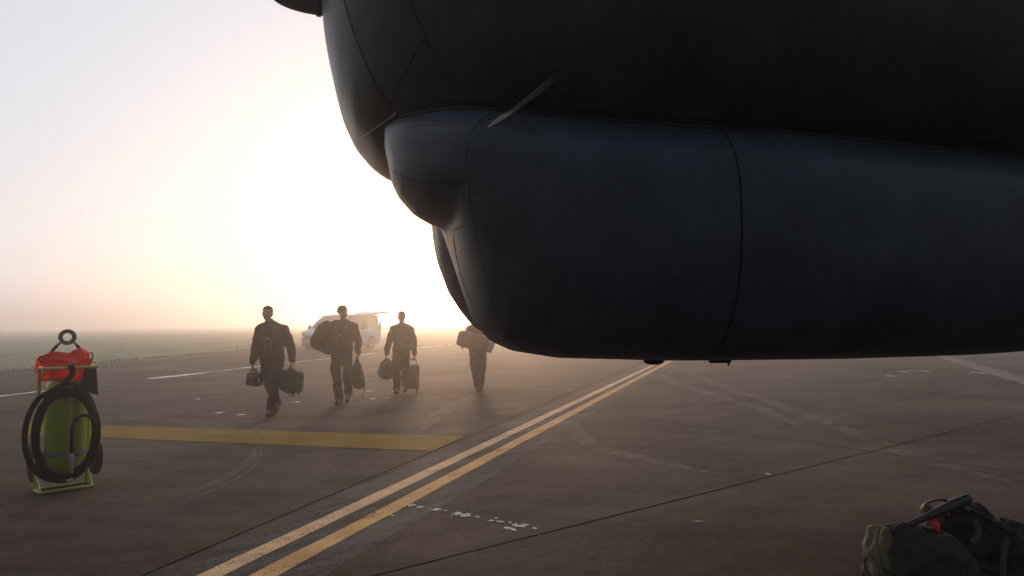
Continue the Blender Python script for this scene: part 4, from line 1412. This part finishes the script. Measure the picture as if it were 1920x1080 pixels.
# ------------------------------------------------------------------ bags
M['bagblack'] = mat('black_nylon_bag', (0.020, 0.019, 0.021), 0.7, var=0.25, scale=14, bump=0.4, bscale=60)
M['bagolive'] = mat('dark_olive_nylon', (0.032, 0.036, 0.020), 0.8, var=0.25, scale=12, bump=0.4, bscale=60)
M['baggreen'] = mat('faded_green_canvas', (0.075, 0.095, 0.062), 0.8, var=0.2, scale=10, bump=0.4, bscale=60)
M['bagbrown'] = mat('brown_canvas_bag', (0.19, 0.115, 0.08), 0.75, var=0.12, scale=8, bump=0.3, bscale=60)
M['silverstrip'] = mat('silver_reflective_strip', (0.55, 0.50, 0.48), 0.4, scale=30)

def bag(name, loc, label, cat, group=None):
    e = empty(name, loc, 0, label=label, category=cat)
    if group: e['group'] = group
    return e
def soft(name, mb, m, par, vox=0.014, d=0.012, ds=0.10, d2=0.005, ds2=0.05, sm=3):
    return link(name, organic(mb, vox, d, ds, sm, d2, ds2), m, par, True, 0, 180, False)
GR = 'bags carried by the aircrew'
# small black case in the first man's outer hand
g = G1['L']
e = bag('small_case', g, 'small boxy black case carried in the leftmost man\'s outer hand', 'case', GR)
soft('body', MB().sup((0.02, 0, -0.165), (0.125, 0.10, 0.115), 0.35, 0.4, Matrix.Rotation(R(6), 3, 'Y')), M['bagblack'], e, 0.012, 0.006, 0.08)
MB().tube([(-0.05, 0.0, -0.055), (-0.04, -0.02, -0.01), (0, -0.04, 0.0), (0, 0.04, 0.0), (0.04, 0.02, -0.01), (0.06, 0, -0.055)], 0.010, 8, smooth=4).build('handle', M['bagblack'], e)
MB().box((0.115, -0.085, -0.16), (0.02, 0.012, 0.13)).build('reflective_strip', M['silverstrip'], e, bevel=0.003)
MB().box((0.02, -0.103, -0.10), (0.20, 0.008, 0.010)).build('zip', M['metal'], e)
# backpack in his other hand
g = G1['R']
e = bag('backpack', g, 'bulky dark olive backpack with dangling straps held by the leftmost man', 'backpack', GR)
soft('body', MB().sup((0.04, 0.02, -0.25), (0.155, 0.14, 0.19), 0.5, 0.5, Matrix.Rotation(R(5), 3, 'Y')).sup((-0.05, -0.02, -0.18), (0.14, 0.13, 0.15), 0.6, 0.6), M['bagolive'], e, 0.014, 0.02, 0.09)
soft('top_flap', MB().sup((-0.02, -0.03, -0.105), (0.155, 0.13, 0.065), 0.6, 0.6, Matrix.Rotation(R(10), 3, 'Y')), M['bagblack'], e, 0.012, 0.012)
soft('pocket', MB().sup((0.08, -0.11, -0.30), (0.09, 0.05, 0.10), 0.5, 0.5), M['bagolive'], e, 0.012, 0.008)
soft('pocket', MB().sup((-0.07, -0.11, -0.28), (0.07, 0.05, 0.10), 0.5, 0.5), M['bagolive'], e, 0.012, 0.008)
MB().tube([(-0.02, -0.05, -0.04), (0, -0.045, 0.0), (0, 0.045, 0.0), (0.02, 0.05, -0.04)], 0.011, 8, smooth=4).build('handle', M['bagblack'], e)
MB().tube([(0.0, 0.0, -0.01), (0.08, -0.05, -0.04), (0.13, -0.06, -0.12), (0.15, -0.05, -0.22)], 0.016, 8, smooth=4, flat=(0, 1, 0)).build('strap', M['bagblack'], e)
for x, L in ((0.0, 0.07), (0.05, 0.06), (0.065, 0.075), (0.155, 0.045)):
    MB().tube([(x, -0.04, -0.42), (x - 0.008, -0.045, -0.44), (x + 0.006, -0.04, -0.42 - L)], 0.009, 6, flat=(1, 0, 0)).build('strap', M['bagblack'], e)
# duffel slung over the second man's shoulder
e = bag('duffel_bag', P2, 'big black duffel bag slung over a shoulder in front of the van', 'bag', GR)
rt = Matrix.Rotation(R(-28), 3, 'Y')
soft('body', MB().sup((-0.34, 0.02, 1.30), (0.19, 0.17, 0.30), 0.75, 0.8, Matrix.Rotation(R(34), 3, 'Y')).sup((-0.28, 0.02, 1.14), (0.24, 0.16, 0.17), 0.75, 0.8, Matrix.Rotation(R(30), 3, 'Y')).sup((-0.20, 0.05, 1.44), (0.16, 0.13, 0.11), 0.8, 0.8, Matrix.Rotation(R(-20), 3, 'Y')), M['bagblack'], e, 0.016, 0.03, 0.14)
MB().tube([(-0.20, -0.11, 1.35), (-0.14, -0.10, 1.56), (-0.06, 0.02, 1.59), (-0.06, 0.14, 1.52)], 0.022, 8, smooth=5, flat=(1, 0, 0)).build('shoulder_strap', M['bagblack'], e)
MB().tube([(-0.48, -0.12, 1.22), (-0.36, -0.15, 1.30), (-0.22, -0.13, 1.42)], 0.012, 8, smooth=4, flat=(0, 0, 1)).build('seam', M['bagblack'], e)
# kit bag in his other hand
g = G2['R']
e = bag('drawstring_bag', g, 'teardrop shaped black kit bag with a trailing cord held by the duffel carrier', 'bag', GR)
soft('body', MB().cap((0.0, 0.0, -0.03), (0.02, 0, -0.14), 0.028, 0.08).sup((0.0, 0, -0.33), (0.135, 0.12, 0.22), 0.85, 0.85, Matrix.Rotation(R(-14), 3, 'Y')).sup((0.05, 0, -0.46), (0.11, 0.11, 0.12), 0.8, 0.8), M['bagblack'], e, 0.013, 0.018, 0.09)
MB().tube([(0, -0.045, 0.0), (0, 0.045, 0.0)], 0.011, 8).build('handle', M['bagblack'], e)
MB().tube([(0.14, -0.03, -0.46), (0.165, -0.03, -0.56), (0.13, -0.03, -0.66), (0.11, -0.02, -0.76)], 0.006, 6, smooth=4).build('cord', M['webbing'], e)
MB().tube([(0.15, -0.02, -0.44), (0.145, -0.02, -0.56), (0.155, -0.02, -0.62)], 0.008, 6, smooth=4).build('cord', M['bagblack'], e)
# green holdall
g = G3['L']
e = bag('holdall', g, 'rounded faded green holdall hanging from a man\'s hand beside the wheeled case', 'bag', GR)
soft('body', MB().sup((-0.01, 0.05, -0.245), (0.17, 0.23, 0.21), 0.75, 0.8, Matrix.Rotation(R(14), 3, 'Y') @ Matrix.Rotation(R(20), 3, 'Z')), M['baggreen'], e, 0.013, 0.014, 0.09)
soft('side_pocket', MB().sup((0.13, 0.05, -0.20), (0.09, 0.15, 0.13), 0.7, 0.7), M['bagolive'], e, 0.013, 0.01)
for y in (-0.06, 0.10):
    MB().tube([(-0.11, y, -0.12), (-0.05, y * 0.5, -0.03), (0.0, y * 0.1, 0.0), (0.05, y * 0.5, -0.03), (0.10, y, -0.12)], 0.011, 8, smooth=4).build('handle', M['bagblack'], e)
MB().tube([(-0.12, -0.13, -0.16), (0.0, -0.17, -0.20), (0.10, -0.12, -0.34)], 0.012, 8, smooth=4, flat=(0, 0, 1)).build('strap', M['webbing'], e)
# wheeled case
g = G3['R']
e = bag('wheeled_case', Vector((g.x, g.y + 0.04, 0)), 'upright dark wheeled suitcase pulled by its raised handle', 'suitcase', GR)
gz = g.z
dx = -0.06
soft('body', MB().sup((dx, 0.12, 0.345), (0.165, 0.12, 0.27), 0.22, 0.3), M['bagblack'], e, 0.013, 0.006, 0.12)
soft('front_pocket', MB().sup((dx, 0.0, 0.27), (0.13, 0.035, 0.15), 0.3, 0.3), M['bagblack'], e, 0.012, 0.004)
soft('front_pocket', MB().sup((dx, 0.0, 0.50), (0.12, 0.03, 0.07), 0.3, 0.3), M['bagblack'], e, 0.012, 0.004)
for s in (-1, 1):
    MB().tube([(dx + s * 0.10, 0.16, 0.60), (dx + s * 0.10, 0.0 if 0 else 0.05, gz - 0.02)], 0.011, 8).build('handle_rod', M['bagblack'], e)
    w = MB().lathe([(0.0, -0.018), (0.038, -0.018), (0.043, 0), (0.038, 0.018), (0, 0.018)], 20, (dx + s * 0.12, 0.16, 0.043), Matrix.Rotation(R(90), 3, 'Y')).build('wheel', M['tyre'], e)
    MB().box((dx + s * 0.12, 0.14, 0.08), (0.05, 0.08, 0.04)).build('wheel_housing', M['bagblack'], e, bevel=0.008)
    MB().sup((dx + s * 0.165, 0.05, 0.40), (0.015, 0.03, 0.07), 0.4, 0.4).build('side_handle', M['bagblack'], e)
MB().tube([(dx - 0.11, 0.045, gz - 0.005), (dx + 0.11, 0.045, gz - 0.005)], 0.017, 10).build('handle_grip', M['bagblack'], e)
# long bag held in both arms
e = bag('box_bag', P4, 'long reddish brown box bag with a silver strip held against the fourth man\'s stomach', 'bag', GR)
rt = Matrix.Rotation(R(14), 3, 'Y')
soft('body', MB().sup((-0.07, -0.17, 1.12), (0.39, 0.13, 0.18), 0.35, 0.3, rt), M['bagbrown'], e, 0.014, 0.006, 0.15)
MB().box(V(-0.07, -0.20, 1.12) + rt @ V(0, 0, 0.172), (0.50, 0.12, 0.012), rt).build('silver_strip', M['silverstrip'], e, bevel=0.004)
soft('end_pocket', MB().sup((0.27, -0.17, 1.03), (0.08, 0.13, 0.15), 0.4, 0.4, rt), M['silverstrip'], e, 0.013, 0.006)

# ------------------------------------------------------------------ bags on the ground, lower right
M['sack'] = mat('olive_canvas_sack', (0.024, 0.024, 0.018), 0.85, var=0.2, scale=9, bump=0.9, bscale=110)
M['ruck'] = mat('dark_brown_green_pack', (0.017, 0.015, 0.010), 0.85, var=0.25, scale=9, bump=0.5, bscale=60)
M['tan'] = mat('tan_leather', (0.16, 0.075, 0.035), 0.6, var=0.2, scale=18, bump=0.3)
M['redtag'] = mat('red_ribbon', (0.62, 0.02, 0.02), 0.45, scale=30)
M['tubeblack'] = mat('dark_blue_grey_tube', (0.030, 0.036, 0.045), 0.4, var=0.2, scale=20)
M['piping_dark'] = mat('dull_khaki_strap', (0.045, 0.042, 0.030), 0.85)
M['piping'] = mat('khaki_piping', (0.11, 0.095, 0.05), 0.8)
def wpt(px, py, y):
    d = ray(px, py); return CAMP + d * (y / d.y)
e = bag('canvas_sack', ground(1740, 1135), 'rounded olive canvas sack lying at the left end of the luggage by the aircraft', 'bag')
o = Vector(e.location)
def rel(px, py, y): return wpt(px, py, y) - o
c1 = rel(1726, 1072, 4.0)
soft('body', MB().sup(c1, (0.27, 0.22, 0.235), 0.75, 0.8, Matrix.Rotation(R(20), 3, 'Y')).sup((c1.x + 0.03, c1.y + 0.04, 0.14), (0.30, 0.22, 0.14), 0.6, 0.7), M['sack'], e, 0.013, 0.035, 0.22, 0.018, 0.10)
MB().tube([rel(1650, 988, 3.93), rel(1643, 1020, 3.86), rel(1650, 1060, 3.80), rel(1662, 1100, 3.78)], 0.008, 8, smooth=5).build('piping', M['piping'], e)
soft('end_panel', MB().sup(rel(1655, 1045, 4.02), (0.07, 0.15, 0.17), 0.8, 0.8), M['tan'] if False else M['piping'], e, 0.013, 0.012, 0.08)
e = bag('rucksack', ground(1880, 1140), 'large dark rucksack with straps and a red ribbon behind the canvas sack', 'rucksack')
ruck = e
o = Vector(e.location)
c2 = rel(1840, 1050, 4.12)
b = MB().sup(c2 + V(0.02, 0.04, -0.05), (0.34, 0.20, 0.21), 0.7, 0.8, Matrix.Rotation(R(22), 3, 'Y'))
b.sup(rel(1800, 985, 4.15), (0.16, 0.13, 0.12), 0.8, 0.8, Matrix.Rotation(R(-15), 3, 'Y'))
b.sup(rel(1900, 1045, 4.08), (0.20, 0.18, 0.17), 0.7, 0.8)
b.sup((c2.x, c2.y + 0.02, 0.15), (0.40, 0.20, 0.15), 0.6, 0.7)
soft('body', b, M['ruck'], e, 0.013, 0.035, 0.18, 0.018, 0.07)
for q in ([(1772, 1000, 3.98), (1776, 1030, 3.90), (1774, 1062, 3.86)], [(1828, 975, 3.98), (1835, 1000, 3.93), (1822, 1018, 3.90)], [(1888, 1010, 3.92), (1882, 1040, 3.88), (1880, 1080, 3.86)]):
    MB().tube([rel(*p) for p in q], 0.016, 8, smooth=4, flat=(1, 0, 0)).build('strap', M['piping_dark'], e)
MB().tube([rel(1800, 948, 4.02), (rel(1850, 970, 4.02)), rel(1893, 1000, 3.98), rel(1925, 1025, 3.95)], 0.016, 8, smooth=5, flat=(0, 1, 0)).build('shoulder_strap', M['bagblack'], e)
MB().tube([rel(1893, 1002, 3.97), rel(1903, 998, 3.96), rel(1912, 1012, 3.95)], 0.012, 8, smooth=4).build('buckle', M['bagblack'], e)
MB().ring(rel(1815, 954, 4.0), 0.010, 0.003, 20, 6).build('ring', M['metal'], e)
MB().tube([rel(1748, 972, 3.95), rel(1756, 985, 3.93), rel(1760, 998, 3.92)], [0.018, 0.022, 0.004], 8, smooth=4, flat=(1, 0, 0)).build('red_ribbon', M['redtag'], e)
e = bag('tube', wpt(1760, 958, 3.96), 'dark rounded tube lying slanted across the top of the luggage', 'tube')
o = Vector(e.location)
MB().tube([rel(1703, 984, 3.94), rel(1745, 966, 3.94), rel(1780, 950, 3.95), rel(1812, 936, 3.97), rel(1819, 933, 3.975)], [0.014, 0.021, 0.026, 0.026, 0.016], 14, smooth=4).build('padded_sleeve', M['tubeblack'], e)
for q in (1783, 1789, 1779):
    MB().sup(rel(q, 934 + (1790 - q) * 0.4, 3.95), (0.005, 0.005, 0.008), 1, 1, None, 8, 6).build('stud', M['metal'], e)
MB().tube([rel(1700, 986, 3.93), rel(1690, 984, 3.95), rel(1680, 990, 3.98)], 0.014, 8, smooth=3).build('end_cap', M['bagblack'], e)
o = Vector(ruck.location)
MB().tube([rel(1731, 962, 4.03), rel(1733, 948, 4.04), rel(1748, 939, 4.05), rel(1768, 937, 4.06), rel(1785, 946, 4.06), rel(1788, 958, 4.06)], [0.016, 0.020, 0.022, 0.022, 0.018, 0.016], 12, smooth=6, flat=(0, 1, 0.2)).build('carry_loop', M['tan'], ruck)
soft('leather_patch', MB().sup(rel(1738, 956, 4.05), (0.034, 0.03, 0.022), 0.6, 0.6, Matrix.Rotation(R(-20), 3, 'Y')).sup(rel(1760, 960, 4.08), (0.06, 0.03, 0.03), 0.7, 0.7), M['tan'], ruck, 0.006, 0.008, 0.04, 0, 0.02, 2)
